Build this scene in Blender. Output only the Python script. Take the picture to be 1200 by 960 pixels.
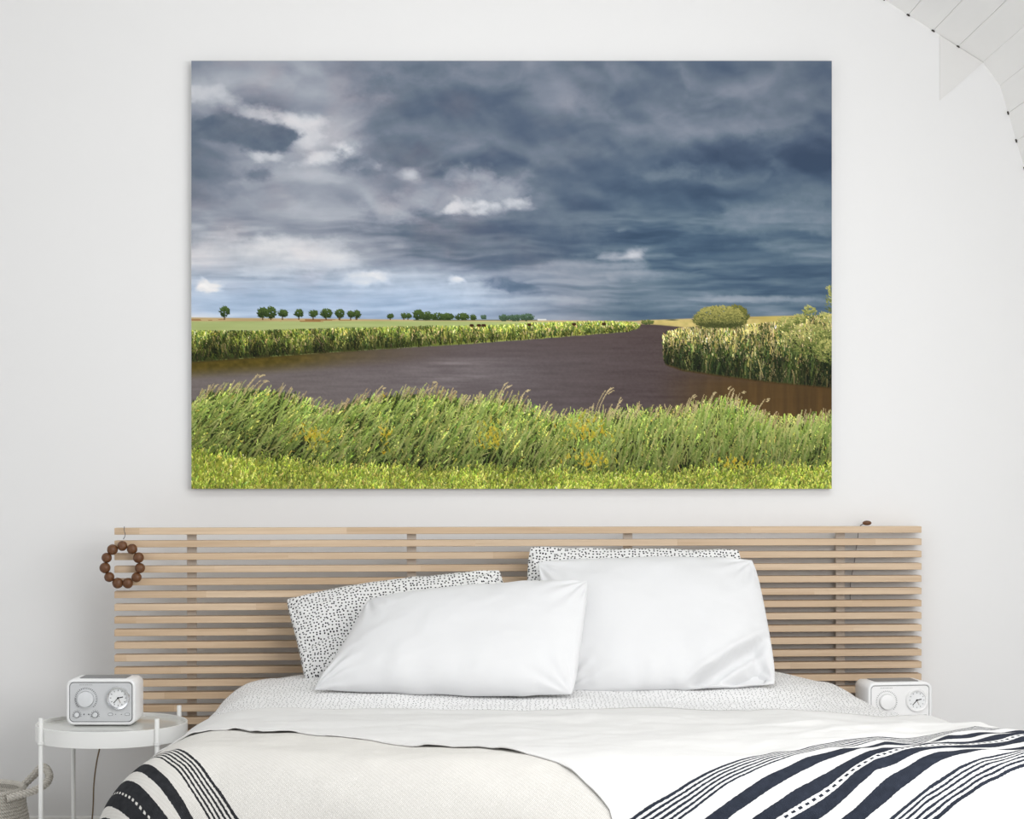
import bpy, bmesh, math, random
import numpy as np
from mathutils import Vector, Matrix

for o in list(bpy.data.objects):
    bpy.data.objects.remove(o)
scene = bpy.context.scene
COL = scene.collection
R = math.radians

# ---------------------------------------------------------------- camera, sky, lights, exposure
F, DIST, EYE = 2150.0, 5.457, 1.25         # focal length in pixels of the 1200 px frame, distance to the wall, eye height
cam = bpy.data.cameras.new('camera')
cam.sensor_width = 36.0
cam.lens = F * 36.0 / 1200.0
cam.shift_y = 75.0 / 1200.0
camo = bpy.data.objects.new('camera', cam)
camo.location = (0, -DIST, EYE)
camo.rotation_euler = (R(90), 0, 0)
COL.objects.link(camo)
scene.camera = camo

w = bpy.data.worlds.new('overcast_sky')
scene.world = w
w.use_nodes = True
bg = w.node_tree.nodes['Background']
bg.inputs[0].default_value = (0.93, 0.965, 1.0, 1)
bg.inputs[1].default_value = 0.45

def area(name, loc, target, sx, sy, power, color):
    l = bpy.data.lights.new(name, 'AREA')
    l.shape = 'RECTANGLE'; l.size = sx; l.size_y = sy; l.energy = power; l.color = color
    o = bpy.data.objects.new(name, l)
    o.location = loc
    d = Vector(target) - Vector(loc)
    o.rotation_euler = d.to_track_quat('-Z', 'Y').to_euler()
    COL.objects.link(o)
    return o
# daylight through the dormer window in the right-hand roof slope
area('dormer_window_daylight', (1.60, -3.25, 1.72), (0.55, 0.0, 1.25), 2.3, 1.25, 88, (1.0, 0.992, 0.98))
# weaker fill lamp in an added dormer opposite, brightens ceiling and shaded side
area('added_left_fill', (-2.50, -3.25, 1.72), (1.4, -0.6, 2.0), 2.3, 1.25, 20, (0.96, 0.98, 1.0))
# overhead lamp added to brighten the bed top, in a made-up roof window
area('added_overhead_fill', (0.50, -2.40, 2.98), (0.15, -1.5, 0.6), 1.5, 0.9, 34, (0.98, 0.99, 1.0))

vs = scene.view_settings
vs.view_transform = 'Standard'
vs.look = 'None'
vs.exposure = -0.53
vs.gamma = 1.0
vs.use_curve_mapping = False
scene.cycles.max_bounces = 8
scene.cycles.diffuse_bounces = 5

def P(px, py, d):
    """room point that stands at distance d in front of the bed wall, from where it was sighted"""
    z = DIST - d
    return Vector(((px - 600) * z / F, -d, EYE - (py - 555) * z / F))

# ---------------------------------------------------------------- helpers
def link(name, mesh, mat, parent=None):
    o = bpy.data.objects.new(name, mesh)
    if mat is not None and not mesh.materials:
        mesh.materials.append(mat)
    COL.objects.link(o)
    o.parent = parent
    return o
def empty(name, loc=(0, 0, 0), rz=0.0):
    o = bpy.data.objects.new(name, None)
    o.location = loc; o.rotation_euler = (0, 0, rz); o.empty_display_size = .05
    COL.objects.link(o)
    return o
def tag(o, label=None, cat=None, group=None, kind=None):
    if label: o['label'] = label
    if cat: o['category'] = cat
    if group: o['group'] = group
    if kind: o['kind'] = kind
    return o
def done(bm, name, smooth=False):
    bmesh.ops.recalc_face_normals(bm, faces=bm.faces)
    me = bpy.data.meshes.new(name)
    bm.to_mesh(me); bm.free()
    if smooth:
        me.shade_smooth()
    return me
def box_bm(x0, x1, y0, y1, z0, z1, bev=0.0, seg=2):
    bm = bmesh.new()
    bmesh.ops.create_cube(bm, size=1)
    for v in bm.verts:
        v.co = (x0 + (v.co.x + .5) * (x1 - x0), y0 + (v.co.y + .5) * (y1 - y0), z0 + (v.co.z + .5) * (z1 - z0))
    if bev > 0:
        bmesh.ops.bevel(bm, geom=bm.edges[:], offset=bev, segments=seg, affect='EDGES', profile=.6)
    return bm
def box(name, x0, x1, y0, y1, z0, z1, mat, parent=None, bev=0.0, seg=2):
    return link(name, done(box_bm(x0, x1, y0, y1, z0, z1, bev, seg), name), mat, parent)
def tube_mesh(name, pts, r, seg=10, caps=True):
    """tube along a polyline; r is a number or one radius per point"""
    pts = [Vector(p) for p in pts]
    rr = [r] * len(pts) if not hasattr(r, '__len__') else r
    bm = bmesh.new()
    rings = []
    up = None
    for i, p in enumerate(pts):
        t = (pts[min(i + 1, len(pts) - 1)] - pts[max(i - 1, 0)]).normalized()
        if up is None:
            up = Vector((0, 0, 1)) if abs(t.z) < .9 else Vector((1, 0, 0))
        a = t.cross(up).normalized(); b = a.cross(t).normalized(); up = b
        rings.append([bm.verts.new(p + rr[i] * (math.cos(q) * a + math.sin(q) * b)) for q in [2 * math.pi * k / seg for k in range(seg)]])
    for i in range(len(rings) - 1):
        for k in range(seg):
            bm.faces.new((rings[i][k], rings[i][(k + 1) % seg], rings[i + 1][(k + 1) % seg], rings[i + 1][k]))
    if caps:
        bm.faces.new(rings[0]); bm.faces.new(rings[-1])
    return done(bm, name, True)
def lathe_mesh(name, prof, seg=48, axis='Z'):
    """surface of revolution from (radius, height) pairs"""
    bm = bmesh.new()
    rings = []
    for (r, h) in prof:
        ring = []
        for k in range(seg):
            a = 2 * math.pi * k / seg
            p = Vector((r * math.cos(a), r * math.sin(a), h))
            if axis == 'Y':
                p = Vector((p.x, -p.z, p.y))
            ring.append(bm.verts.new(p))
        rings.append(ring)
    for i in range(len(rings) - 1):
        for k in range(seg):
            bm.faces.new((rings[i][k], rings[i][(k + 1) % seg], rings[i + 1][(k + 1) % seg], rings[i + 1][k]))
    for ring, (r, h) in ((rings[0], prof[0]), (rings[-1], prof[-1])):
        if r > 1e-6:
            try: bm.faces.new(ring)
            except ValueError: pass
    bmesh.ops.remove_doubles(bm, verts=bm.verts, dist=1e-6)
    me = done(bm, name, True)
    try: me.set_sharp_from_angle(angle=R(38))
    except Exception: pass
    return me
def rounded_rect(hw, hh, r, n=6):
    pts = []
    for (cx, cy, a0) in ((hw - r, hh - r, 0), (-hw + r, hh - r, 90), (-hw + r, -hh + r, 180), (hw - r, -hh + r, 270)):
        for k in range(n + 1):
            a = R(a0 + 90 * k / n)
            pts.append((cx + r * math.cos(a), cy + r * math.sin(a)))
    return pts
def slab_mesh(name, outline, y0, y1, cz=0.0, cx=0.0, bev=0.0):
    """rounded plate: outline in x/z, thickness along y (y0 is the front)"""
    bm = bmesh.new()
    n = len(outline)
    levels = [(1.0, y0, bev), (1.0, y0 + bev, 0.0), (1.0, y1, 0.0)] if bev > 0 else [(1.0, y0, 0), (1.0, y1, 0)]
    rings = []
    for (_, y, ins) in levels:
        ring = []
        for (x, z) in outline:
            L = math.hypot(x, z)
            ring.append(bm.verts.new((cx + x * (1 - ins / L), y, cz + z * (1 - ins / L))))
        rings.append(ring)
    for i in range(len(rings) - 1):
        for k in range(n):
            bm.faces.new((rings[i][k], rings[i][(k + 1) % n], rings[i + 1][(k + 1) % n], rings[i + 1][k]))
    bm.faces.new(rings[0]); bm.faces.new(rings[-1])
    me = done(bm, name, True)
    try: me.set_sharp_from_angle(angle=R(40))
    except Exception: pass
    return me
_tab = {}
def vnoise(X, Y, seed):
    n = 128
    if seed not in _tab:
        _tab[seed] = np.random.default_rng(1000 + seed).random((n, n))
    t = _tab[seed]
    X = np.asarray(X, float); Y = np.asarray(Y, float)
    xi = np.floor(X).astype(int); yi = np.floor(Y).astype(int)
    fx = X - xi; fy = Y - yi
    fx = fx * fx * (3 - 2 * fx); fy = fy * fy * (3 - 2 * fy)
    a = t[yi % n, xi % n]; b = t[yi % n, (xi + 1) % n]; c = t[(yi + 1) % n, xi % n]; d = t[(yi + 1) % n, (xi + 1) % n]
    return (a * (1 - fx) + b * fx) * (1 - fy) + (c * (1 - fx) + d * fx) * fy
def fbm(X, Y, seed, o=4, g=.5):
    X = np.asarray(X, float); Y = np.asarray(Y, float)
    s = 0; a = 1; tot = 0
    for k in range(o):
        s = s + a * vnoise(X * 2 ** k + 13.7 * k + 31, Y * 2 ** k + 7.3 * k + 17, seed + k); tot += a; a *= g
    return s / tot * 2 - 1
def smooth(a, b, t):
    q = np.clip((np.asarray(t, float) - a) / (b - a), 0, 1)
    return q * q * (3 - 2 * q)
def grid_mesh(name, pos, uv=None, color=None):
    """quad grid from an (H, W, 3) array of points; uv (H, W, 2) in metres; colour (H, W, 3) linear"""
    H, W = pos.shape[:2]
    me = bpy.data.meshes.new(name)
    me.vertices.add(H * W)
    me.vertices.foreach_set('co', np.ascontiguousarray(pos, dtype=np.float32).ravel())
    idx = np.arange(H * W).reshape(H, W)
    q = np.stack([idx[:-1, :-1], idx[1:, :-1], idx[1:, 1:], idx[:-1, 1:]], -1).reshape(-1, 4)
    nf = len(q)
    me.loops.add(nf * 4)
    me.loops.foreach_set('vertex_index', q.ravel().astype(np.int32))
    me.polygons.add(nf)
    me.polygons.foreach_set('loop_start', (np.arange(nf) * 4).astype(np.int32))
    me.polygons.foreach_set('loop_total', np.full(nf, 4, np.int32))
    if uv is not None:
        l = me.uv_layers.new(name='cloth')
        l.data.foreach_set('uv', uv.reshape(-1, 2)[q.ravel()].astype(np.float32).ravel())
    if color is not None:
        a = me.color_attributes.new('ink', 'FLOAT_COLOR', 'POINT')
        c = np.ones((H * W, 4), np.float32); c[:, :3] = color.reshape(-1, 3)
        a.data.foreach_set('color', c.ravel())
    me.update(calc_edges=True)
    me.validate()
    me.shade_smooth()
    return me

# ---------------------------------------------------------------- materials
class N:
    """small wrapper around a material's node tree"""
    def __init__(s, name):
        s.m = bpy.data.materials.new(name); s.m.use_nodes = True
        s.t = s.m.node_tree; s.b = s.t.nodes['Principled BSDF']
    def node(s, kind, **kw):
        n = s.t.nodes.new(kind)
        for k, v in kw.items():
            setattr(n, k, v)
        return n
    def set(s, sock, v):
        if isinstance(v, bpy.types.NodeSocket): s.t.links.new(v, sock)
        else: sock.default_value = v
    def math(s, op, a, b=0.0, c=0.0):
        n = s.node('ShaderNodeMath', operation=op)
        s.set(n.inputs[0], a); s.set(n.inputs[1], b); s.set(n.inputs[2], c)
        return n.outputs[0]
    def mix(s, f, a, b):
        n = s.node('ShaderNodeMix', data_type='RGBA')
        s.set(n.inputs[0], f)
        for i, v in ((6, a), (7, b)):
            s.set(n.inputs[i], v if isinstance(v, bpy.types.NodeSocket) else (*v, 1))
        return n.outputs[2]
    def coord(s, which='Object', scale=(1, 1, 1), loc=(0, 0, 0)):
        c = s.node('ShaderNodeTexCoord'); m = s.node('ShaderNodeMapping')
        s.t.links.new(c.outputs[which], m.inputs[0]); m.inputs['Scale'].default_value = scale; m.inputs['Location'].default_value = loc
        return m.outputs[0]
    def noise(s, vec, scale, detail=4, rough=.5):
        n = s.node('ShaderNodeTexNoise'); s.t.links.new(vec, n.inputs['Vector'])
        n.inputs['Scale'].default_value = scale; n.inputs['Detail'].default_value = detail; n.inputs['Roughness'].default_value = rough
        return n.outputs['Fac']
    def ramp(s, f, stops, interp='LINEAR'):
        n = s.node('ShaderNodeValToRGB'); s.set(n.inputs[0], f)
        e = n.color_ramp.elements; n.color_ramp.interpolation = interp
        while len(e) < len(stops): e.new(.5)
        for k, (p, c) in enumerate(stops):
            e[k].position = p; e[k].color = (*c, 1)
        return n.outputs[0]
    def bump(s, h, strength=.3, dist=.002):
        n = s.node('ShaderNodeBump'); s.set(n.inputs['Height'], h)
        n.inputs['Strength'].default_value = strength; n.inputs['Distance'].default_value = dist
        s.t.links.new(n.outputs[0], s.b.inputs['Normal'])
    def fin(s, color, rough=.6, spec=.3, metal=0.0):
        s.set(s.b.inputs['Base Color'], color if isinstance(color, bpy.types.NodeSocket) else (*color, 1))
        s.set(s.b.inputs['Roughness'], rough)
        s.b.inputs['Specular IOR Level'].default_value = spec
        s.b.inputs['Metallic'].default_value = metal
        return s.m
def paint_mat(name, color, rough=.6, spec=.3, amp=.03, scale=6, bump=0.0, metal=0.0):
    n = N(name); v = n.coord()
    f = n.noise(v, scale, 5)
    a = tuple(max(0, c * (1 - amp)) for c in color); b = tuple(min(1, c * (1 + amp)) for c in color)
    if bump: n.bump(n.noise(v, scale * 30, 3), bump, .001)
    return n.fin(n.mix(f, a, b), rough, spec, metal)

M = {}
M['wall'] = paint_mat('wall_paint', (.81, .81, .812), .85, .15, .012, 2.0, .12)
M['board'] = paint_mat('ceiling_board_paint', (.92, .915, .90), .6, .25, .015, 5, .05)
M['gap'] = paint_mat('dark_gap', (.06, .055, .05), .8, .1)
M['wall_shade'] = paint_mat('wall_shade_paint', (.75, .745, .735), .7, .2, .02, 8)  # greyer than the wall: shade put into the colour
M['floor'] = paint_mat('floor_paint', (.84, .83, .82), .5, .3, .05, 3)
M['white_metal'] = paint_mat('white_lacquer', (.84, .845, .83), .32, .5, .01, 10)
M['plastic'] = paint_mat('white_plastic', (.86, .865, .87), .3, .5, .005, 10)
M['silver'] = paint_mat('silver_faceplate', (.60, .61, .625), .42, .5, .02, 120)
M['silver_light'] = paint_mat('satin_white_faceplate', (.82, .82, .82), .42, .5, .01, 120)
M['knob'] = paint_mat('satin_knob', (.70, .715, .735), .35, .5, .02, 60)
M['knob_white'] = paint_mat('satin_white_knob', (.83, .83, .83), .35, .5, .01, 60)
M['chrome'] = paint_mat('brushed_chrome', (.80, .81, .83), .22, .5, .02, 80, 0, 1.0)
M['dark'] = paint_mat('dark_plastic', (.10, .105, .11), .45, .4, .05, 40)
M['grey_grille'] = paint_mat('grey_grille', (.26, .265, .27), .5, .4, .08, 300)
M['black'] = paint_mat('black_ink', (.012, .012, .014), .6, .2)
M['dial'] = paint_mat('dial_card', (.80, .81, .82), .6, .3, .01, 20)
M['cord'] = paint_mat('brown_cord', (.22, .16, .10), .7, .2, .15, 60)
M['mattress'] = paint_mat('mattress_ticking', (.78, .77, .74), .85, .1, .03, 12, .2)
M['bed_wood'] = paint_mat('pale_bed_wood', (.52, .40, .27), .6, .3, .12, 9)

def wood_slat():
    n = N('pale_oak')
    c = n.node('ShaderNodeTexCoord'); info = n.node('ShaderNodeObjectInfo')
    sep = n.node('ShaderNodeSeparateXYZ'); n.t.links.new(c.outputs['Object'], sep.inputs[0])
    # finger-jointed staves: a tone per stave
    stave = n.math('FLOOR', n.math('ADD', n.math('MULTIPLY', sep.outputs[0], 1.7), n.math('MULTIPLY', info.outputs['Random'], 13.0)))
    wn = n.node('ShaderNodeTexWhiteNoise', noise_dimensions='2D')
    cmb = n.node('ShaderNodeCombineXYZ'); n.set(cmb.inputs[0], stave); n.set(cmb.inputs[1], info.outputs['Random'])
    n.t.links.new(cmb.outputs[0], wn.inputs['Vector'])
    mp = n.node('ShaderNodeMapping'); n.t.links.new(c.outputs['Object'], mp.inputs[0])
    mp.inputs['Scale'].default_value = (3, 60, 90)
    cb2 = n.node('ShaderNodeCombineXYZ'); n.set(cb2.inputs[0], n.math('MULTIPLY', wn.outputs[0], 40.0)); n.set(cb2.inputs[1], n.math('MULTIPLY', info.outputs['Random'], 7.0))
    n.t.links.new(cb2.outputs[0], mp.inputs['Location'])
    g = n.noise(mp.outputs[0], 1.0, 5, .6)
    base = n.mix(wn.outputs[0], (.575, .42, .278), (.68, .53, .38))
    dark = n.mix(n.math('MULTIPLY', n.math('SUBTRACT', g, .42), 1.6), base, (.42, .285, .165))
    n.bump(g, .12, .001)
    return n.fin(dark, .5, .4)
M['slat'] = wood_slat()
def upright():
    n = N('weathered_upright')
    g = n.noise(n.coord('Object', (60, 60, 4)), 1.0, 4)
    return n.fin(n.mix(g, (.68, .62, .55), (.76, .70, .63)), .65, .25)
M['upright'] = upright()
def bead_wood():
    n = N('brown_bead_wood')
    g = n.noise(n.coord('Object', (90, 90, 260)), 1.0, 5, .6)
    n.bump(g, .25, .001)
    return n.fin(n.mix(g, (.06, .022, .008), (.20, .085, .032)), .42, .45)
M['bead'] = bead_wood()

def fabric(name, light, dark, period=.0042, contrast=.5, crinkle=.25, rough=.9):
    n = N(name)
    uv = n.node('ShaderNodeUVMap', uv_map='cloth')
    s = n.node('ShaderNodeSeparateXYZ'); n.t.links.new(uv.outputs[0], s.inputs[0])
    k = 2 * math.pi / period
    d1 = n.math('SINE', n.math('MULTIPLY', n.math('ADD', s.outputs[0], s.outputs[1]), k))
    d2 = n.math('SINE', n.math('MULTIPLY', n.math('SUBTRACT', s.outputs[0], s.outputs[1]), k * .5))
    wv = n.math('ADD', n.math('MULTIPLY', d1, .38), n.math('MULTIPLY', d2, .12))
    wv = n.math('ADD', wv, .5)
    mp = n.node('ShaderNodeMapping'); n.t.links.new(uv.outputs[0], mp.inputs[0])
    slub = n.noise(mp.outputs[0], 60, 4)
    cr = n.noise(mp.outputs[0], 9, 5, .55)
    h = n.math('ADD', n.math('MULTIPLY', cr, crinkle * 6), n.math('MULTIPLY', wv, .25))
    n.bump(h, .35, .004)
    f = n.math('MULTIPLY', n.math('ADD', n.math('MULTIPLY', wv, .7), n.math('MULTIPLY', slub, .3)), contrast)
    col = n.mix(f, light, dark)
    return n, uv, s, col, slub
def plain_fabric(name, light, dark, **kw):
    n, uv, s, col, slub = fabric(name, light, dark, **kw)
    n.b.inputs['Sheen Weight'].default_value = .15
    return n.fin(col, .9, .1)
M['pillow_white'] = plain_fabric('white_percale', (.735, .74, .75), (.70, .705, .715), period=.0016, contrast=.4, crinkle=.14)

def dotted(name, pitch=.0115, size=.27, ground=(.81, .81, .805)):
    n, uv, s, col, slub = fabric(name, ground, tuple(c * .95 for c in ground), period=.0016, contrast=.4, crinkle=.12)
    v = n.node('ShaderNodeTexVoronoi', voronoi_dimensions='2D', feature='F1')
    n.t.links.new(uv.outputs[0], v.inputs['Vector'])
    v.inputs['Scale'].default_value = 1 / pitch; v.inputs['Randomness'].default_value = .62
    dsz = n.math('ADD', n.math('MULTIPLY', slub, .12), size - .06)
    dot = n.math('LESS_THAN', v.outputs['Distance'], dsz)
    return n.fin(n.mix(dot, col, (.02, .019, .024)), .9, .1)
M['dots'] = dotted('dotted_cotton', .0100, .25)
M['sheet_dots'] = dotted('dotted_sheet_cotton', .0112, .15, (.86, .86, .86))

def striped(name, light, dark, p0, ndir, unit, ink, contrast, period=.0045, wob=.006, joined=False):
    """woven cloth with a group of dark stripes across the direction ndir, the first line at p0"""
    n, uv, s, col, slub = fabric(name, light, dark, period=period, contrast=contrast, crinkle=.16)
    mp = n.node('ShaderNodeMapping'); n.t.links.new(uv.outputs[0], mp.inputs[0])
    wn = n.math('MULTIPLY', n.math('SUBTRACT', n.noise(mp.outputs[0], 5, 3), .5), wob * 2)
    fine = n.math('MULTIPLY', n.math('SUBTRACT', n.noise(mp.outputs[0], 160, 2), .5), .0035)
    t = n.math('ADD', n.math('MULTIPLY', n.math('SUBTRACT', s.outputs[0], p0[0]), ndir[0]), n.math('MULTIPLY', n.math('SUBTRACT', s.outputs[1], p0[1]), ndir[1]))
    t = n.math('DIVIDE', n.math('ADD', n.math('ADD', t, wn), fine), unit)
    al = n.math('ADD', n.math('MULTIPLY', s.outputs[0], -ndir[1]), n.math('MULTIPLY', s.outputs[1], ndir[0]))
    SP = 8.0
    W, K = (1, 1, 1), (0, 0, 0)
    bands = []
    for k in range(6): bands.append((.0 + k * .19, .095 + k * .19))
    bands += [(1.60, 2.14), (2.66, 3.18), (3.181, 3.46) if joined else (3.44, 3.45), (3.46, 3.98), (4.50, 5.04)]
    for k in range(6): bands.append((5.62 + k * .20, 5.72 + k * .20))
    tt = n.math('DIVIDE', n.math('ADD', t, .5), SP)
    # the ramp holds 32 stops, so thin and broad bands take one ramp each
    def band_ramp(bs):
        st = [(0.0, K)]
        for a, b in bs:
            st += [((a + .5) / SP, W), ((b + .5) / SP, K)]
        return n.ramp(tt, st, 'CONSTANT')
    m = n.node('ShaderNodeMix', data_type='RGBA', blend_type='ADD'); m.inputs[0].default_value = 1
    n.t.links.new(band_ramp(bands[:11]), m.inputs[6]); n.t.links.new(band_ramp(bands[11:]), m.inputs[7])
    mask = n.node('ShaderNodeRGBToBW'); n.t.links.new(m.outputs[2], mask.inputs[0])
    # dashed centre line
    incen = n.math('LESS_THAN', n.math('ABSOLUTE', n.math('SUBTRACT', t, 3.32)), .052)
    dash = n.math('GREATER_THAN', n.math('FRACT', n.math('DIVIDE', n.math('ADD', al, n.math('MULTIPLY', t, .012)), .0155)), .5)
    msk = n.math('SUBTRACT' if joined else 'MAXIMUM', mask.outputs[0], n.math('MULTIPLY', incen, dash))
    inkc = n.mix(slub, tuple(c * .7 for c in ink), tuple(min(1, c * 1.9) for c in ink))
    return n.fin(n.mix(msk, col, inkc), .92, .1)
# ---------------------------------------------------------------- printed landscape (colours of the flat print)
PW, PH = 940, 628                       # print sampling grid
def paint_landscape():
    rg = np.random.default_rng(7)
    x0, x1, y0, y1 = 224.0, 975.0, 71.0, 573.0
    S = PW / (x1 - x0)
    gx, gy = np.meshgrid(np.linspace(x0, x1, PW), np.linspace(y0, y1, PH))
    tabs = {}
    def vnoise(X, Y, seed):
        n = 256
        if seed not in tabs:
            tabs[seed] = np.random.default_rng(seed).random((n, n))
        t = tabs[seed]
        xi = np.floor(X).astype(int); yi = np.floor(Y).astype(int)
        fx = X - xi; fy = Y - yi
        fx = fx * fx * (3 - 2 * fx); fy = fy * fy * (3 - 2 * fy)
        a = t[yi % n, xi % n]; b = t[yi % n, (xi + 1) % n]
        c = t[(yi + 1) % n, xi % n]; d = t[(yi + 1) % n, (xi + 1) % n]
        return (a * (1 - fx) + b * fx) * (1 - fy) + (c * (1 - fx) + d * fx) * fy
    def fbm(X, Y, seed, o=5, g=.5):
        s = 0; a = 1; tot = 0
        for k in range(o):
            s = s + a * vnoise(X * 2 ** k + 13.7 * k, Y * 2 ** k + 7.3 * k, seed + k); tot += a; a *= g
        return s / tot * 2 - 1
    sm = lambda a, b, t: (lambda q: q * q * (3 - 2 * q))(np.clip((t - a) / (b - a), 0, 1))
    # --- sky: broad tones read off a coarse grid of points, then cloud relief
    cols = [224, 300, 375, 450, 525, 600, 675, 750, 825, 900, 975]
    rows = [75, 110, 150, 190, 230, 270, 300, 330, 350, 372]
    lum = [
        [140, 154, 146, 128, 112, 117, 124, 108, 110, 113, 108],
        [160, 152, 152, 120, 111, 110, 122, 104, 110, 126, 110],
        [126, 122, 165, 120, 108, 104, 112, 116, 124, 118,  96],
        [120, 140, 170, 116, 108, 104, 112, 108,  90,  85,  83],
        [112, 152, 162, 143, 150, 128, 105, 101, 100, 108, 104],
        [160, 152, 143, 124, 118, 108,  98,  97, 102, 117, 117],
        [194, 188, 180, 138, 112, 108,  98, 108,  96, 102, 108],
        [180, 172, 170, 176, 168, 142, 140, 118, 104,  96,  96],
        [190, 184, 176, 176, 168, 158, 132, 110, 124, 120, 108],
        [200, 192, 182, 168, 164, 148, 132, 102,  96, 106, 110]]
    lum = np.array(lum, float)
    # warp the lookup so that tones break up like cloud edges
    wx = 26 * fbm(gx / 90, gy / 60, 1) + 9 * fbm(gx / 22, gy / 16, 2)
    wy = 14 * fbm(gx / 90, gy / 60, 3) + 5 * fbm(gx / 22, gy / 14, 4)
    qx = np.clip(gx + wx, 224, 975); qy = np.clip(gy + wy, 75, 372)
    fi = np.interp(qx, cols, np.arange(len(cols))); fj = np.interp(qy, rows, np.arange(len(rows)))
    i0 = np.clip(fi.astype(int), 0, len(cols) - 2); j0 = np.clip(fj.astype(int), 0, len(rows) - 2)
    u = fi - i0; v = fj - j0
    u = u * u * (3 - 2 * u); v = v * v * (3 - 2 * v)
    L = (lum[j0, i0] * (1 - u) + lum[j0, i0 + 1] * u) * (1 - v) + (lum[j0 + 1, i0] * (1 - u) + lum[j0 + 1, i0 + 1] * u) * v
    squash = np.interp(gy, [70, 250, 372], [1.0, 1.35, 3.2])
    L = L + 17 * fbm(gx / 60, gy / 60 * squash, 11, 6, .52) + 7 * fbm(gx / 140 + .3 * gy / 60, gy / 30, 17, 5, .6)
    # lumps of cloud lit from above: the slope of a warped billow field
    bx = gx + 20 * fbm(gx / 50, gy / 40, 34, 3); by = gy + 12 * fbm(gx / 50, gy / 40, 35, 3)
    def billow(X, Y):
        return 1 - np.abs(fbm(X / 95, Y / 80 * squash, 36, 5, .42)) * 1.6
    BW = billow(bx, by)
    iy_ = np.arange(PH); ix_ = np.arange(PW)
    RL = np.tanh((BW[np.clip(iy_ + 9, 0, PH - 1)] - BW[np.clip(iy_ - 9, 0, PH - 1)]) * 1.6 + (BW[:, np.clip(ix_ - 8, 0, PW - 1)] - BW[:, np.clip(ix_ + 8, 0, PW - 1)]) * .7)
    L = L + np.interp(gy, [70, 300, 372], [19, 18, 9]) * RL + 16 * (BW - BW.mean())
    NA = fbm(gx / 17, gy / 12, 50, 6, .62); NB = fbm(gx / 13, gy / 9, 59, 5, .55)
    def blob(cx, cy, rx, ry, val, al=1., soft=.55, nz=.5, seed=50, rot=0.):
        ext = max(rx, ry) * 2.2 + 14
        xa, xb = max(0, int((cx - ext - x0) * S)), min(PW, int((cx + ext - x0) * S))
        ya, yb = max(0, int((cy - ext - y0) * S)), min(PH, int((cy + ext - y0) * S))
        if xa >= xb or ya >= yb:
            return
        sl = (slice(ya, yb), slice(xa, xb))
        dx = gx[sl] - cx; dy = gy[sl] - cy
        c, s = math.cos(rot), math.sin(rot)
        X = (dx * c + dy * s) / rx; Y = (-dx * s + dy * c) / ry
        r = np.sqrt(X * X + Y * Y) + 1.25 * nz * np.roll(NA, seed * 37, 1)[sl]
        m = al * (1 - sm(1 - soft, 1 + soft, r))
        L[sl] = L[sl] * (1 - m) + (val + 9 * NB[sl] + 8 * RL[sl]) * m
    # bright breaks and dark masses
    def chain(pts, r, val, al, seed):
        q = np.random.default_rng(seed)
        p = np.array(pts, float)
        for k in range(len(p) * 5):
            i = q.uniform(0, len(p) - 1); a = p[int(i)]; b = p[min(int(i) + 1, len(p) - 1)]
            c = a + (b - a) * (i % 1) + q.normal(0, r * .4, 2) * (1, .5)
            blob(c[0], c[1], r * q.uniform(.5, 1.5), r * q.uniform(.25, .6), val + q.normal(0, 7), al, .8, 1.3, seed + k, q.normal(0, .3))
    chain([(224, 104), (238, 116)], 10, 196, .4, 51)
    chain([(254, 104), (268, 126), (300, 134), (318, 142)], 12, 198, .34, 52)
    chain([(345, 138), (360, 150), (352, 168)], 13, 204, .4, 53)
    chain([(368, 186), (392, 184), (412, 172)], 11, 210, .42, 54)
    chain([(296, 180), (325, 184)], 7, 194, .45, 56)
    chain([(420, 192), (440, 192)], 7, 185, .5, 55)
    chain([(470, 210), (485, 200)], 9, 182, .3, 57)
    chain([(440, 225), (500, 235), (450, 250)], 16, 165, .3, 49)
    chain([(548, 205), (600, 215), (570, 232)], 18, 168, .3, 59)
    chain([(526, 243), (560, 244), (582, 240)], 10, 206, .5, 58)
    chain([(600, 236), (616, 243)], 8, 198, .5, 60)
    chain([(716, 300), (736, 301), (748, 296)], 7, 192, .4, 61)
    chain([(640, 310), (700, 318), (760, 306)], 16, 145, .35, 48)
    chain([(866, 262), (900, 250), (950, 246), (975, 262)], 20, 128, .35, 47)
    chain([(780, 205), (800, 200), (850, 198)], 12, 122, .4, 46)
    chain([(620, 250), (680, 270), (706, 284)], 14, 118, .35, 45)
    blob(726, 270, 6, 2.5, 150, .7, .6, .5, 62)
    blob(300, 172, 42, 22, 108, .0, .5, .5, 63)
    blob(268, 152, 62, 16, 108, .95, .25, .35, 64, .02)
    blob(312, 161, 36, 17, 106, .95, .25, .35, 65)
    blob(300, 205, 20, 8, 112, .8, .6, .6, 66)
    blob(240, 200, 34, 26, 118, .6, .6, .5, 67)
    blob(260, 225, 40, 10, 122, .4, .6, .5, 77)
    blob(520, 120, 80, 30, 104, .6, .7, .6, 68, .2)
    blob(460, 178, 55, 20, 108, .7, .6, .6, 69, -.2)
    blob(720, 190, 80, 18, 96, .45, .8, .6, 70, -.2)
    blob(880, 180, 110, 18, 84, .65, .7, .5, 71, -.22)
    blob(830, 290, 80, 16, 92, .6, .6, .6, 72, .1)
    blob(560, 285, 90, 20, 106, .65, .6, .6, 73, .12)
    blob(640, 268, 70, 20, 98, .6, .6, .5, 74, .15)
    blob(905, 225, 50, 9, 96, .5, .7, .6, 75, -.2)
    blob(920, 255, 50, 10, 124, .45, .8, .7, 76, -.2)
    blob(780, 205, 30, 6, 122, .5, .7, .7, 78, -.15)
    blob(690, 165, 40, 10, 124, .45, .8, .7, 79, -.2)
    blob(880, 110, 40, 14, 126, .5, .8, .6, 80, -.3)
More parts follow.
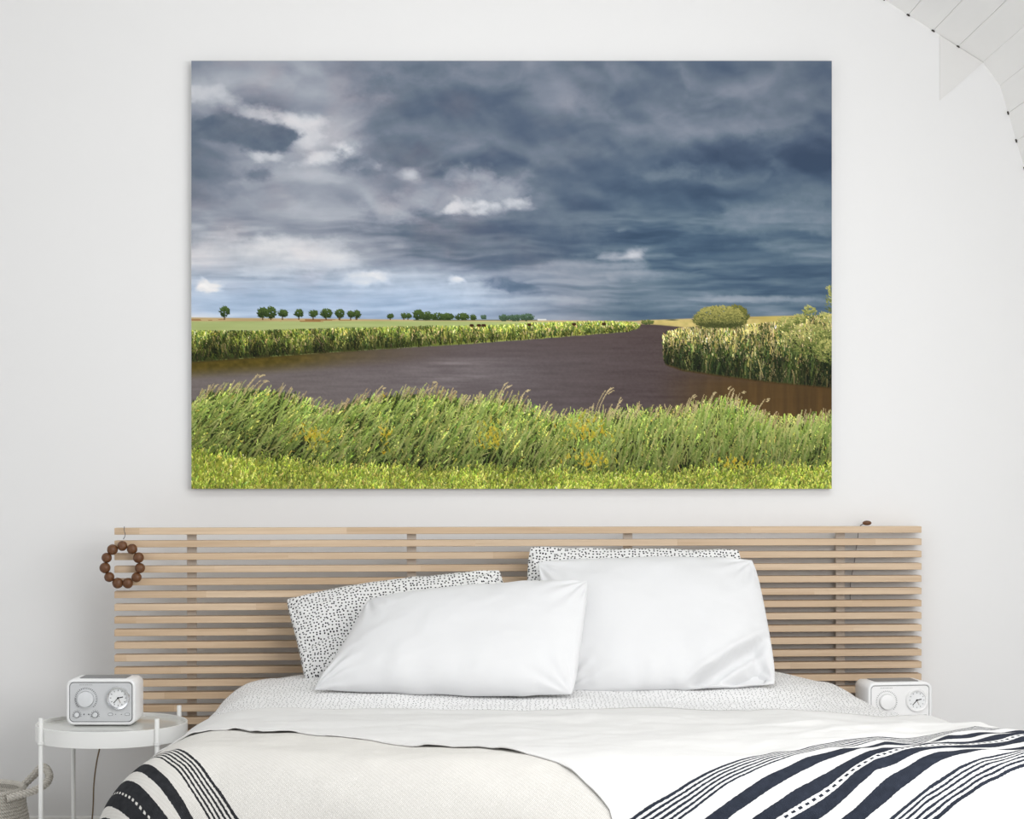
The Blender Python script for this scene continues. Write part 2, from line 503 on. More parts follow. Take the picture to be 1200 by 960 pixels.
    blob(660, 100, 40, 16, 124, .5, .8, .6, 81, .3)
    blob(760, 118, 60, 16, 98, .5, .8, .6, 82)
    chain([(310, 288), (360, 295), (410, 304)], 22, 206, .35, 83)
    chain([(226, 290), (280, 298), (330, 312)], 22, 202, .35, 84)
    chain([(424, 328), (441, 323), (458, 328)], 10, 212, .5, 85)
    chain([(230, 338), (240, 335), (248, 338)], 6, 234, .6, 86)
    chain([(533, 329), (541, 327)], 5, 218, .55, 87)
    blob(600, 336, 36, 6, 112, .85, .4, .5, 88, .12)
    blob(584, 330, 14, 6, 108, .7, .5, .5, 89)
    chain([(470, 330), (530, 340), (600, 350)], 20, 188, .3, 90)
    blob(870, 350, 45, 3.2, 152, .75, .7, .8, 91)
    blob(930, 352, 40, 3, 140, .6, .7, .8, 92)
    blob(780, 352, 60, 4, 132, .55, .8, .8, 93)
    blob(690, 322, 70, 6, 148, .5, .8, .8, 94)
    blob(620, 352, 60, 5, 172, .5, .8, .8, 95)
    blob(780, 367, 70, 5, 98, .7, .6, .3, 96)
    blob(350, 345, 60, 10, 170, .4, .8, .6, 97)
    L = np.where(L < 150, 116 + (L - 116) * 1.14 - 3, L)
    L = np.clip(L, 64, 242)
    # tone -> colour: slate blue darks, lilac-grey middles, warm whites; bluer low down on the left
    tl = [60, 90, 110, 130, 155, 185, 215, 245]
    R = np.interp(L, tl, [54, 80, 101, 124, 150, 184, 217, 244])
    G = np.interp(L, tl, [68, 94, 113, 132, 156, 188, 217, 243])
    B = np.interp(L, tl, [92, 115, 129, 147, 168, 196, 220, 243])
    blue = sm(290, 360, gy) * (1 - sm(480, 720, gx)) * sm(235, 190, L)
    R -= 14 * blue; B += 17 * blue; G += 1 * blue
    bluer = sm(560, 800, gx) * sm(120, 300, gy)
    R -= 7 * bluer * (1 - sm(120, 180, L)); B += 0 * bluer
    warm = np.clip(fbm(gx / 45, gy / 30, 31), 0, 1) * (1 - sm(500, 800, gx))
    R += 7 * warm; B -= 2 * warm
    img = np.stack([R, G, B], -1)
    def put(mask, col):
        nonlocal img
        m = np.clip(mask, 0, 1)[..., None]
        img = img * (1 - m) + np.asarray(col, float) * m
    def lin(pts, X=None):
        p = np.array(pts, float)
        return np.interp(gx if X is None else X, p[:, 0], p[:, 1])
    n1 = fbm(gx / 6, gy / 4, 21); n2 = fbm(gx / 40, gy / 3, 22, 4); n3 = fbm(gx / 2.2, gy / 1.6, 23, 3)
    # --- far land
    hz = lin([(224, 372), (480, 374.5), (745, 376), (760, 375), (860, 371.5), (975, 369)])
    land = sm(-.7, .7, gy - hz)
    tan = np.stack([188 + 25 * n2, 163 + 22 * n2, 118 + 18 * n2], -1)
    put(land, tan)
    fieldt = lin([(224, 376.5), (480, 376.2), (745, 377.5), (975, 372)])
    field = np.stack([165 + 12 * n2, 176 + 10 * n2, 116 + 12 * n2], -1)
    left = 1 - sm(742, 752, gx)
    put(sm(-.6, .6, gy - fieldt) * left, field)
    put(sm(.0, 1., gy - hz) * sm(4.2, 3.2, gy - hz) * sm(470, 420, gx) * (n2 > .1), (150, 110, 70))
    put(sm(858, 900, gx) * land, np.stack([182 + 20 * n2, 164 + 18 * n2, 92 + 14 * n2], -1))
    # --- water
    bankb = lin([(224, 424), (300, 419), (400, 412), (480, 407), (560, 402), (640, 396), (700, 391), (736, 388.5), (749, 384), (750, 380), (830, 380), (975, 380)])
    wat = sm(-.8, .8, gy - bankb)
    wd = gy - bankb
    wr = np.interp(gx, [224, 420, 600, 760, 975], [110, 108, 96, 78, 70])
    wg = np.interp(gx, [224, 420, 600, 760, 975], [102, 100, 88, 67, 53])
    wb = np.interp(gx, [224, 420, 600, 760, 975], [100, 101, 90, 67, 39])
    w = np.stack([wr, wg, wb], -1) + (9 * n2 + 5 * n3)[..., None]
    refl = sm(24, 5, wd) * sm(560, 300, gx)
    w = w * (1 - refl[..., None]) + np.stack([84 + 22 * n1, 72 + 18 * n1, 26 + 8 * n1], -1) * refl[..., None]
    refl2 = sm(36, 0, wd) * sm(300, 480, gx) * .35
    w = w * (1 - refl2[..., None]) + np.array([78, 64, 62.]) * refl2[..., None]
    glint = np.exp(-((gx - 542) / 34) ** 2 - ((gy - 424) / 3.) ** 2) + .6 * np.exp(-((gx - 540) / 60) ** 2 - ((gy - 440) / 14.) ** 2)
    w = w + (30 * glint * (.7 + .6 * n2))[..., None]
    brown = sm(760, 860, gx) * sm(425, 455, gy + .0 * gx)
    streak = .5 + .5 * fbm(gx / 5, gy / 60, 27)
    w = w * (1 - .8 * brown[..., None]) + np.stack([66 + 34 * streak, 50 + 24 * streak, 26 + 10 * streak], -1) * .8 * brown[..., None]
    put(wat, w)
    # far channel shore, right of the river mouth
    put(sm(-.6, .6, gy - lin([(745, 375.5), (830, 374)])) * sm(.8, -.8, gy - lin([(745, 378.5), (770, 380.5), (830, 386)])) * sm(748, 756, gx) * sm(900, 880, gx), np.stack([196 + 20 * n1, 178 + 18 * n1, 112 + 15 * n1], -1))
    # --- strokes
    def strokes(X, Y, ln, ang, bend, c0, c1, wpx=1.0, al=1.0):
        """curved tapering strokes, each its own colour; drawn in the given order"""
        nonlocal img
        n = len(X)
        K = int(max(6, np.max(ln) * S * 1.2))
        t = np.linspace(0, 1, K)[None, :]
        a = ang[:, None] + bend[:, None] * t
        step = ln[:, None] / K
        px = X[:, None] + np.cumsum(np.sin(a) * step, 1)
        py = Y[:, None] - np.cumsum(np.cos(a) * step, 1)
        col = c0[:, None, :] * (1 - t[..., None]) + c1[:, None, :] * t[..., None]
        ix = np.round((px - x0) * S).astype(int); iy = np.round((py - y0) * S).astype(int)
        for o in range(int(math.ceil(wpx))):
            ok = (ix + o >= 0) & (ix + o < PW) & (iy >= 0) & (iy < PH)
            if o > 0:
                ok &= (t < .6)
            if al >= 1:
                img[iy[ok], ix[ok] + o] = col[ok]
            else:
                img[iy[ok], ix[ok] + o] = img[iy[ok], ix[ok] + o] * (1 - al) + col[ok] * al
    def rc(n, pal, wts, jit=14):
        p = np.array(pal, float); k = rg.choice(len(p), n, p=np.array(wts) / np.sum(wts))
        return np.clip(p[k] + rg.normal(0, jit, (n, 1)) + rg.normal(0, jit * .3, (n, 3)), 8, 250)
    # --- far bank of reeds on the left
    bt = lin([(224, 389), (300, 389), (400, 386), (480, 384), (560, 383), (640, 379.5), (700, 378), (740, 378), (749, 381)])
    bank = sm(-1.5, 1.5, gy - bt - 2 * n1) * sm(1., -1., gy - bankb - 1.2 * n1) * sm(751, 747, gx)
    dk = sm(.25, .9, (gy - bt) / np.maximum(bankb - bt, 3)) * sm(620, 420, gx)
    put(bank, np.stack([150 - 92 * dk + 18 * n1, 158 - 86 * dk + 18 * n1, 68 - 38 * dk + 9 * n1], -1))
    n = 7000
    X = rg.uniform(222, 750, n); f = rg.random(n) ** .8
    b_ = np.interp(X, gx[0], bankb[0]); t_ = np.interp(X, gx[0], bt[0])
    Y = b_ - f * (b_ - t_) * .8
    o = np.argsort(Y); X, Y, f, b_, t_ = X[o], Y[o], f[o], b_[o], t_[o]
    ln = np.minimum((b_ - t_) * rg.uniform(.2, .5, n), Y - t_ + 2.5)
    shade = np.clip((.42 + .66 * f) * (1 + .9 * fbm(X / 9, Y / 8, 41, 3) * np.interp(X, [420, 640], [1, .4])) * np.exp(rg.normal(0, .2, n)), .2, 1.3)
    shade = shade + np.interp(X, [400, 600], [0, .3])
    c = rc(n, [(92, 108, 48), (120, 132, 56), (168, 166, 82), (204, 182, 126), (62, 78, 38)], [3.4, 3.4, 2.0, .8, 2.4]) * shade[:, None]
    strokes(X, Y, np.maximum(ln, 1.5), rg.normal(0, .25, n), rg.normal(0, .3, n), c * .75, c * 1.12)
    put(sm(4, 0, np.abs(gy - bankb + .5)) * sm(560, 300, gx) * (n1 > -.1) * .6, (52, 44, 24))
    # --- right bank of reeds
    rt = lin([(776, 398), (782, 391), (800, 386), (830, 384), (870, 383), (900, 380), (940, 374), (975, 370)])
    rb = lin([(776, 420), (780, 427), (800, 434), (840, 440), (900, 448), (975, 455)])
    rbank = sm(-1.5, 1.5, gy - rt - 2 * n1) * sm(1.2, -1.2, gy - rb - 1.5 * n1) * sm(776, 780, gx + 2 * n1)
    fr = np.clip((gy - rt) / np.maximum(rb - rt, 4), 0, 1)
    put(rbank, np.stack([np.interp(fr, [0, .35, .6, 1], [196, 160, 88, 56]), np.interp(fr, [0, .35, .6, 1], [182, 154, 96, 66]), np.interp(fr, [0, .35, .6, 1], [126, 88, 48, 34])], -1) + 14 * n1[..., None])
    n = 6500
    X = rg.uniform(777, 978, n); f = rg.random(n)
    b_ = np.interp(X, gx[0], rb[0]); t_ = np.interp(X, gx[0], rt[0])
    Y = b_ - f * (b_ - t_) * .85
    o = np.argsort(Y); X, Y, f, b_, t_ = X[o], Y[o], f[o], b_[o], t_[o]
    ln = np.minimum((b_ - t_) * rg.uniform(.15, .4, n), Y - t_ + 3)
    pale = rg.random(n) < np.interp(f, [0, .3, .6, 1], [.12, .22, .6, .85])
    c = np.exp(rg.normal(0, .18, n))[:, None] * np.where(pale[:, None], rc(n, [(205, 188, 134), (188, 172, 104), (170, 164, 88)], [2, 2, 1.4]), rc(n, [(60, 76, 38), (88, 108, 52), (112, 126, 62), (48, 60, 36)], [2, 2, 1.2, 1.5]))
    c = c * np.clip(.55 + .5 * f + .5 * fbm(X / 8, Y / 9, 44, 3), .25, 1.15)[:, None]
    strokes(X, Y, np.maximum(ln, 2), rg.normal(.05, .16, n), rg.normal(.1, .25, n), c * .8, c * 1.1)
    put(sm(2.2, 0, np.abs(gy - rb)) * sm(778, 784, gx) * .7, (70, 52, 26))
    # bush on the bank, and the tree behind it
    def crown(cx, cy, rx, ry, cols, n, seed, ln0=2.2, flat=False):
        r = np.random.default_rng(seed)
        a = r.uniform(0, 2 * np.pi, n); q = np.sqrt(r.random(n))
        X = cx + rx * q * np.cos(a); Y = cy + ry * q * np.sin(a) * (np.where(np.sin(a) > 0, .45, 1.) if flat else 1.)
        o = np.argsort(-Y + r.normal(0, ry * .35, n)); X, Y = X[o], Y[o]
        lit = np.clip(.5 - .5 * (Y - cy) / ry + r.normal(0, .22, n), 0, 1)
        p = np.array(cols, float)
        c = p[0] * (1 - lit[:, None]) + p[1] * lit[:, None]
        strokes(X, Y, r.uniform(.6, 1, n) * ln0, r.uniform(-1.6, 1.6, n), r.normal(0, .4, n), c, c * 1.05, 2)
    crown(861, 371, 16, 13.5, [(46, 56, 28), (112, 112, 54)], 650, 61, 2.4, True)
    crown(843, 376, 31, 17.5, [(50, 58, 28), (160, 154, 86)], 2200, 62, 2.6, True)
    put(sm(0, 5, gy - 376) * sm(1.1, .8, np.abs(gx - 845) / 28) * sm(387, 382, gy) * .6, (52, 58, 30))
    crown(758, 377, 7, 2.5, [(60, 74, 40), (120, 126, 64)], 90, 63, 1.5)
    put(sm(1, 0, np.abs(gx - 788) / 10) * sm(1.2, 0, np.abs(gy - 375)), (50, 62, 46))
    # silvery shrub at the right edge
    for (cx, cy, rx, ry, n, sd) in [(945, 398, 32, 17, 380, 71), (966, 386, 14, 20, 260, 72), (920, 380, 10, 9, 160, 73), (948, 366, 7, 8, 90, 74), (972, 350, 5, 16, 70, 75), (935, 374, 8, 6, 80, 76), (970, 412, 16, 14, 200, 77)]:
        crown(cx, cy, rx, ry, [(78, 90, 40), (176, 174, 104)], n, sd, 3.2)
    # --- trees and cattle on the far left field
    rT = [(263, 365, 5.5, 6), (307.5, 366, 6.5, 6), (317, 366, 6, 6.5), (331, 367, 5.5, 4), (350, 367, 5, 4.5), (367, 367, 4.5, 4), (382, 367, 6.5, 5), (397.5, 367, 5, 5), (411, 368, 4, 4), (417.5, 368, 4.5, 4.5), (457, 370.5, 3, 2.6), (473, 370, 3, 3), (478, 370, 3, 3), (490, 368.5, 6, 5.5), (500, 370, 7, 4.5), (512, 371, 9, 4), (524, 371, 7, 4), (541, 371, 8, 4), (554, 372, 3, 3), (566, 371.5, 2.6, 2.6), (590, 372, 6, 3.6), (603, 372, 9, 3.4), (617, 371.5, 8, 4)]
    for i, (cx, cy, rx, ry) in enumerate(rT):
        if i < 13:
            put((np.abs(gx - cx) < .9) * (gy > cy) * (gy < 375.2), (92, 74, 46))
        crown(cx, cy, rx, ry, [(34, 48, 24), (78, 98, 48)] if i < 19 else [(44, 62, 48), (84, 108, 84)], int(30 + rx * ry * 4.5), 100 + i, 1.6)
    put(sm(.8, 0, np.abs(gy - 375)) * (gx > 484) * (gx < 640), (70, 84, 62))
    put((np.abs(gx - 635) < 5) * sm(1.2, .4, np.abs(gy - 374.6)), (222, 220, 214))
    for cx in (553, 561.5, 567, 620.5, 673, 708):
        for (ox, oy, rx, ry) in ((0, 0, 2.6, 1.9), (-1.6, -.4, 1.3, 1.3)):
            put(sm(1.15, .75, np.hypot((gx - cx - ox) / rx, (gy - 381.5 + (cx - 553) * .012 - oy) / ry)), (58, 34, 22))
    # --- foreground reeds
    ft = [(224, 466), (245, 456), (290, 452), (330, 458), (365, 470), (385, 480), (398, 474), (420, 464), (450, 462), (480, 458), (512, 458), (548, 470), (562, 464), (600, 466), (622, 478), (645, 488), (662, 485), (700, 485), (735, 480), (770, 483), (800, 480), (830, 470), (862, 470), (882, 482), (905, 493), (940, 490), (975, 487)]
    fy = lin(ft)
    gb = lin([(224, 530), (300, 538), (400, 549), (520, 552), (650, 556), (760, 558), (860, 552), (975, 548)]) + 5 * fbm(gx / 18, gy / 9, 29)
    ff = np.clip((gy - fy) / np.maximum(gb - fy, 5), 0, 1)
    put(sm(-2, 2, gy - fy - 4 - 5 * n1), np.stack([62 - 22 * ff + 18 * n1, 78 - 26 * ff + 18 * n1, 34 - 10 * ff + 8 * n1], -1))
    n = 15000
    X = rg.uniform(215, 985, n); f = rg.random(n) ** .9
    top = np.interp(X, [q[0] for q in ft], [q[1] for q in ft])
    bot = np.interp(X, gx[0], gb[PH // 2])
    Y = bot + 8 - f * (bot - top) * .92
    o = np.argsort(Y + rg.normal(0, 4, n)); X, Y, f, top, bot = X[o], Y[o], f[o], top[o], bot[o]
    ln = np.minimum(rg.uniform(9, 25, n) * np.interp(X, [600, 800], [1, 1.4]), Y - top + rg.uniform(-4, 8, n))
    hol = fbm(X / 9, Y / 12, 47, 3)
    each = np.exp(rg.normal(0, .4, n))
    sh = np.clip((.40 + .58 * f + .95 * hol) * each, .16, 1.42)
    c = rc(n, [(120, 142, 62), (98, 124, 54), (158, 172, 88), (180, 180, 92), (66, 84, 40), (176, 160, 74)], [4, 3.4, 2.8, 1.8, 2.4, 1.0], 10) * sh[:, None]
    lean = np.interp(X, [224, 420, 620, 760, 975], [.62, .48, .30, .06, .08])
    strokes(X, Y, np.maximum(ln, 3), lean + rg.normal(0, .2, n), rg.normal(.25, .3, n), c * .66, c * 1.12, 1)
    k = rg.choice(n, 2200, replace=False)                       # a few broad light leaves on top
    k = k[np.argsort(Y[k])]
    cl = rc(len(k), [(168, 184, 98), (140, 162, 76), (190, 192, 112)], [2, 2, 1], 10) * np.clip(.75 + .35 * f[k], 0, 1.1)[:, None]
    strokes(X[k], Y[k], np.maximum(ln[k], 5), lean[k] + rg.normal(.05, .2, len(k)), rg.normal(.35, .3, len(k)), cl * .7, cl, 2)
    # tan seed heads above the reeds
    n = 420
    X = rg.uniform(226, 972, n)
    top = np.interp(X, [p[0] for p in ft], [p[1] for p in ft])
    c = rc(n, [(190, 172, 128), (166, 146, 104), (180, 182, 110)], [2, 1.5, 3], 10)
    strokes(X, top + rg.uniform(4, 10, n), rg.uniform(8, 17, n), np.interp(X, [224, 600, 975], [.4, .3, .05]) + rg.normal(0, .14, n), rg.normal(.25, .2, n), c * .85, c, 1)
    tall = [(287, 463, 34, .38), (296, 461, 24, .5), (583, 470, 27, .18), (610, 475, 22, .15), (700, 486, 38, .18), (500, 462, 20, .4), (440, 466, 18, .4), (640, 486, 16, .1), (690, 486, 14, .0), (722, 486, 20, .0), (805, 482, 22, .1), (832, 474, 18, .12), (850, 472, 20, .0), (866, 474, 18, .08), (890, 482, 18, .25), (245, 462, 14, .3)]
    for (a, b, l, an) in tall:
        for k in range(2):
            q = np.array
            cc = np.array([[204, 186, 140.]]) * rg.uniform(.85, 1.05)
            strokes(q([a + rg.normal(0, 2.2)]), q([b + rg.normal(0, 2.)]), q([l * rg.uniform(.75, 1.)]), q([an + rg.normal(0, .05)]), q([.45]), cc * .9, cc, 1)
            strokes(q([a + math.sin(an + .2) * l * .8 + rg.normal(0, 1.2)]), q([b - math.cos(an + .2) * l * .75 + rg.normal(0, 1.2)]), q([l * .24]), q([an + .5]), q([.7]), cc, cc, 2)
    # yellowing patches low in the reeds
    for (cx, cy, rx, ry, k) in [(365, 512, 16, 10, 60), (575, 512, 14, 12, 60), (690, 505, 22, 14, 80), (690, 540, 22, 10, 70), (450, 510, 6, 20, 20), (860, 545, 20, 8, 40)]:
        X = rg.normal(cx, rx * .6, k); Y = rg.normal(cy, ry * .6, k)
        c = rc(k, [(202, 176, 52), (190, 184, 66)], [1, 1], 12)
        strokes(X, Y, rg.uniform(3, 7, k), rg.normal(.2, .5, k), rg.normal(0, .3, k), c * .8, c, 2)
    # --- mown grass along the lower edge
    gmask = sm(-3, 3, gy - gb - 3 * n1)
    put(gmask, np.stack([132 + 28 * n1, 142 + 24 * n1, 50 + 14 * n1], -1))
    n = 12000
    X = rg.uniform(218, 980, n); b_ = np.interp(X, gx[0], gb[PH - 30])
    Y = b_ - 3 + rg.random(n) ** .85 * (586 - b_) + rg.normal(0, 3, n)
    o = np.argsort(Y); X, Y = X[o], Y[o]
    pat = fbm(X / 26, Y / 12, 49, 4)
    c = rc(n, [(150, 162, 62), (128, 146, 56), (182, 184, 92), (94, 114, 48), (172, 158, 84)], [3, 3, 2.2, 2.4, .9], 12) * ((1 + .3 * pat) * np.exp(rg.normal(0, .2, n)))[:, None]
    strokes(X, Y, rg.uniform(3, 7.5, n), rg.normal(.25, .35, n), rg.normal(.1, .3, n), c * .74, c * 1.1, 1)
    dry = sm(0, .5, fbm(gx / 30, gy / 8, 33)) * sm(565, 573, gy) * sm(420, 260, gx)
    put(.55 * dry, (150, 122, 70))
    img = np.clip(img, 0, 255) / 255.
    return np.where(img <= .04045, img / 12.92, ((img + .055) / 1.055) ** 2.4)      # linear, row 0 = top

# ---------------------------------------------------------------- the attic room
def WX(px): return (px - 600) / (F / DIST)
def WZ(py): return EYE + (555 - py) / (F / DIST)
BACK = -6.3                                   # the room runs on past the camera to a side left open for sky fill
A = (WX(1152), WZ(73)); B = (WX(1172), WZ(100))
s1 = (WZ(0) - A[1]) / (WX(1037) - A[0])       # upper slope, s2 lower slope
s2 = (WZ(195) - B[1]) / (WX(1200) - B[0])
RX = -0.45; RZ = A[1] + s1 * (RX - A[0])      # ridge
KN = (B[0] + (1.0 - B[1]) / s2, 1.0)          # knee-wall top, right
mir = lambda p: (2 * RX - p[0], p[1])
gable = [(KN[0], 0), KN, B, A, (RX, RZ), mir(A), mir(B), mir(KN), (mir(KN)[0], 0)]
bm = bmesh.new()
f0 = [bm.verts.new((x, 0.0, z)) for x, z in gable]; f1 = [bm.verts.new((x, .12, z)) for x, z in gable]
bm.faces.new(f0); bm.faces.new(f1)
for k in range(len(gable)):
    bm.faces.new((f0[k], f0[(k + 1) % len(gable)], f1[(k + 1) % len(gable)], f1[k]))
tag(link('wall_back', done(bm, 'wall_back'), M['wall']), 'smooth white gable wall behind the bed', kind='structure')
tag(box('floor', mir(KN)[0], KN[0], BACK, 0.0, -.06, 0.0, M['floor']), 'pale painted floor under the bed', kind='structure')
tag(box('wall_right', KN[0], KN[0] + .1, BACK, 0.0, 0.0, 1.0, M['wall']), 'low white knee wall on the window side', kind='structure')
tag(box('wall_left', mir(KN)[0] - .1, mir(KN)[0], BACK, 0.0, 0.0, 1.0, M['wall']), 'low white knee wall on the shaded side', kind='structure')
tag(box('baseboard_back', mir(KN)[0], KN[0], -.014, 0.0, 0.0, .232, M['board'], None, .003), 'tall white baseboard along the bed wall', kind='structure')

def slope_boards(name, label, p, q, y0s, width=.0868, thick=.018):
    """a boarded roof slope from p (low) to q (high); every board a piece of its own with a groove beside it"""
    root = empty(name)
    tag(root, label, kind='structure')
    L = math.hypot(q[0] - p[0], q[1] - p[1]); ux, uz = (q[0] - p[0]) / L, (q[1] - p[1]) / L
    nx, nz = -uz, ux
    if nz < 0: nx, nz = -nx, -nz              # away from the room
    n = max(1, int(round(L / width))); wd = L / n
    meshes = {}
    for k in range(n):
        for (ya, yb) in y0s:
            key = (ya, yb)
            if key not in meshes:
                bm = bmesh.new()
                g = .0003
                prof = [(g, 0.0012), (g + .0012, 0), (wd - g - .0012, 0), (wd - g, .0012), (wd - g, thick), (g, thick)]
                r0 = [bm.verts.new((a * ux + t * nx, ya, a * uz + t * nz)) for a, t in prof]
                r1 = [bm.verts.new((a * ux + t * nx, yb, a * uz + t * nz)) for a, t in prof]
                bm.faces.new(r0); bm.faces.new(r1)
                for i in range(6):
                    bm.faces.new((r0[i], r0[(i + 1) % 6], r1[(i + 1) % 6], r1[i]))
                meshes[key] = done(bm, 'plank')
            o = link('plank', meshes[key], M['board'], root)
            o.location = (p[0] + k * wd * ux, 0, p[1] + k * wd * uz)
    # backing sheet above the boards
    bm = bmesh.new()
    for (ya, yb) in y0s:
        vs_ = [(p[0] + nx * thick, ya, p[1] + nz * thick), (q[0] + nx * thick, ya, q[1] + nz * thick), (q[0] + nx * thick, yb, q[1] + nz * thick), (p[0] + nx * thick, yb, p[1] + nz * thick)]
        lo = [bm.verts.new(v) for v in vs_]; hi = [bm.verts.new((v[0] + nx * .03, v[1], v[2] + nz * .03)) for v in vs_]
        bm.faces.new(lo); bm.faces.new(hi)
        for i in range(4): bm.faces.new((lo[i], lo[(i + 1) % 4], hi[(i + 1) % 4], hi[i]))
    link('sarking', done(bm, 'sarking'), M['board'], root)
    # little dark notches where the grooves run into the bed wall
    nm = None
    for k in range(1, n):
        if nm is None:
            nm = done(box_bm(-.005, .005, -.006, 0.0, -.0022, .0022), 'notch')
        o = link('notch', nm, M['gap'], root)
        o.location = (p[0] + k * wd * ux - nx * .001, 0, p[1] + k * wd * uz - nz * .001)
        o.rotation_euler = (0, -math.atan2(uz, ux), 0)
    return root
WIN = (-4.45, -2.05)                            # the dormer opening in the right-hand lower slope
slope_boards('ceiling', 'white boarded upper roof slope falling to the window side', A, (RX, RZ), [(-1.9, 0.0), (BACK, -2.9)])
slope_boards('ceiling_lower_slope', 'steep white boarded lower roof slope on the window side', KN, B, [(WIN[1], 0.0), (BACK, WIN[0])])
slope_boards('ceiling_far_slope', 'white boarded upper roof slope on the shaded side', mir(A), (RX, RZ), [(BACK, 0.0)])
slope_boards('ceiling_far_lower_slope', 'steep white boarded lower roof slope on the shaded side', mir(KN), mir(B), [(WIN[1], 0.0), (BACK, WIN[0])])
def purlin(name, p, q, sgn, label):
    bm = bmesh.new()
    pts = [p, q, (q[0] + sgn * .16, q[1] + .02), (p[0] + sgn * .05, p[1] + .16)]
    a = [bm.verts.new((x, BACK, z)) for x, z in pts]; b = [bm.verts.new((x, 0, z)) for x, z in pts]
    bm.faces.new(a); bm.faces.new(b)
    for i in range(4): bm.faces.new((a[i], a[(i + 1) % 4], b[(i + 1) % 4], b[i]))
    tag(link(name, done(bm, name), M['board']), label, kind='structure')
purlin('trim_1', A, B, 1, 'white boxed purlin where the two roof slopes meet, window side')
purlin('trim_2', mir(A), mir(B), -1, 'white boxed purlin where the two roof slopes meet, shaded side')
# thin grey triangle standing in for shade on the wall under the purlin
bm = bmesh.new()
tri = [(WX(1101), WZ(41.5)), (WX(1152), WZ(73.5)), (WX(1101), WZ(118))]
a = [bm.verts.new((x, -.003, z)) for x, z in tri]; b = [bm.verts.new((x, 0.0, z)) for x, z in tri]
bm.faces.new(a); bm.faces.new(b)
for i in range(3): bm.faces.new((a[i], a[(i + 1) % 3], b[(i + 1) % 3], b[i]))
tag(link('shade_triangle', done(bm, 'shade_triangle'), M['wall_shade']), 'pale grey triangle of painted shade on the wall below the boarded slope', kind='structure')
# dormer window frame (outside the picture, where the daylight enters); the shaded-side one is added for fill
wf2 = empty('fill_window_2'); tag(wf2, 'white frame of an added, unseen dormer for fill light, shaded side', kind='structure')
wf = empty('window_1'); tag(wf, 'white dormer window frame in the steep roof slope', kind='structure')
for (ya, yb, za, zb) in ((WIN[0], WIN[0] + .05, 1.0, 2.40), (WIN[1] - .05, WIN[1], 1.0, 2.40), (WIN[0], WIN[1], 1.0, 1.05), (WIN[0], WIN[1], 2.34, 2.40), ((WIN[0] + WIN[1]) / 2 - .02, (WIN[0] + WIN[1]) / 2 + .02, 1.0, 2.4)):
    box('window_frame', KN[0], KN[0] + .06, ya, yb, za, zb, M['board'], wf, .004)
    box('window_frame', mir(KN)[0] - .06, mir(KN)[0], ya, yb, za, zb, M['board'], wf2, .004)  # frame of the added dormer for fill light

# bars of an unseen roof window added for the overhead lamp
wf3 = empty('fill_window_3'); tag(wf3, 'white glazing bars of an added, unseen roof window for overhead light', kind='structure')
for k in range(5):
    x = A[0] + (RX - A[0]) * k / 4.0; z = A[1] + (RZ - A[1]) * k / 4.0
    box('window_frame', x - .02, x + .02, -2.9, -1.9, z + .03, z + .07, M['board'], wf3, .003)  # bar of the added roof window for the overhead lamp

# ---------------------------------------------------------------- the printed landscape on the wall
px0, px1, pz0, pz1, pt = WX(224.4), WX(974.6), WZ(573), WZ(71.5), .028
sc_ = (DIST - pt) / DIST                       # the face stands proud of the wall
px0, px1 = px0 * sc_, px1 * sc_; pz0 = EYE + (pz0 - EYE) * sc_; pz1 = EYE + (pz1 - EYE) * sc_
art = empty('landscape_print', ((px0 + px1) / 2, -.002, pz0))
tag(art, 'large landscape photo print of a dark river, reeds and storm clouds', 'wall art')
hw = (px1 - px0) / 2; hh = pz1 - pz0
M['print_edge'] = paint_mat('print_panel_edge', (.55, .56, .57), .6, .3)
box('backing_panel', -hw, hw, -pt + .0006, 0, 0, hh, M['print_edge'], art)
PRINT_GAIN = 1.02
ink = np.clip(paint_landscape() * PRINT_GAIN, 0, 1)
gx_, gz_ = np.meshgrid(np.linspace(-hw, hw, PW), np.linspace(hh, 0, PH))
pos = np.stack([gx_, np.full_like(gx_, -pt), gz_], -1)
n = N('printed_ink'); at = n.node('ShaderNodeAttribute', attribute_name='ink')
M['ink'] = n.fin(at.outputs['Color'], .7, .12)
face = link('printed_sheet', grid_mesh('printed_sheet', pos, None, ink), M['ink'], art)
del pos, ink

# ---------------------------------------------------------------- headboard
HL = P(134, 619, .234); HR = P(1080, 617, .06)
hang = math.atan2(HR.y - HL.y, HR.x - HL.x)
hlen = math.hypot(HR.x - HL.x, HR.y - HL.y)
hb = empty('headboard', (HL.x, HL.y, 0), hang)
tag(hb, 'wide headboard of pale horizontal wooden slats with gaps between', 'headboard')
HZ, PITCH, SH, SD = HL.z, .03614, .0190, .044
sm_ = done(box_bm(0, hlen, 0, SD, -SH, 0, .0009, 1), 'slat')
sm_.materials.append(M['slat'])
for k in range(17):
    o = link('slat', sm_, None, hb); o.location = (0, 0, HZ - k * PITCH)
um = done(box_bm(-.0135, .0135, SD, SD + .012, 0, HZ - .006, .001, 1), 'upright'); um.materials.append(M['upright'])
for x in (.2136, .846, 1.479, 2.112):
    o = link('upright', um, None, hb); o.location = (x, 0, 0)

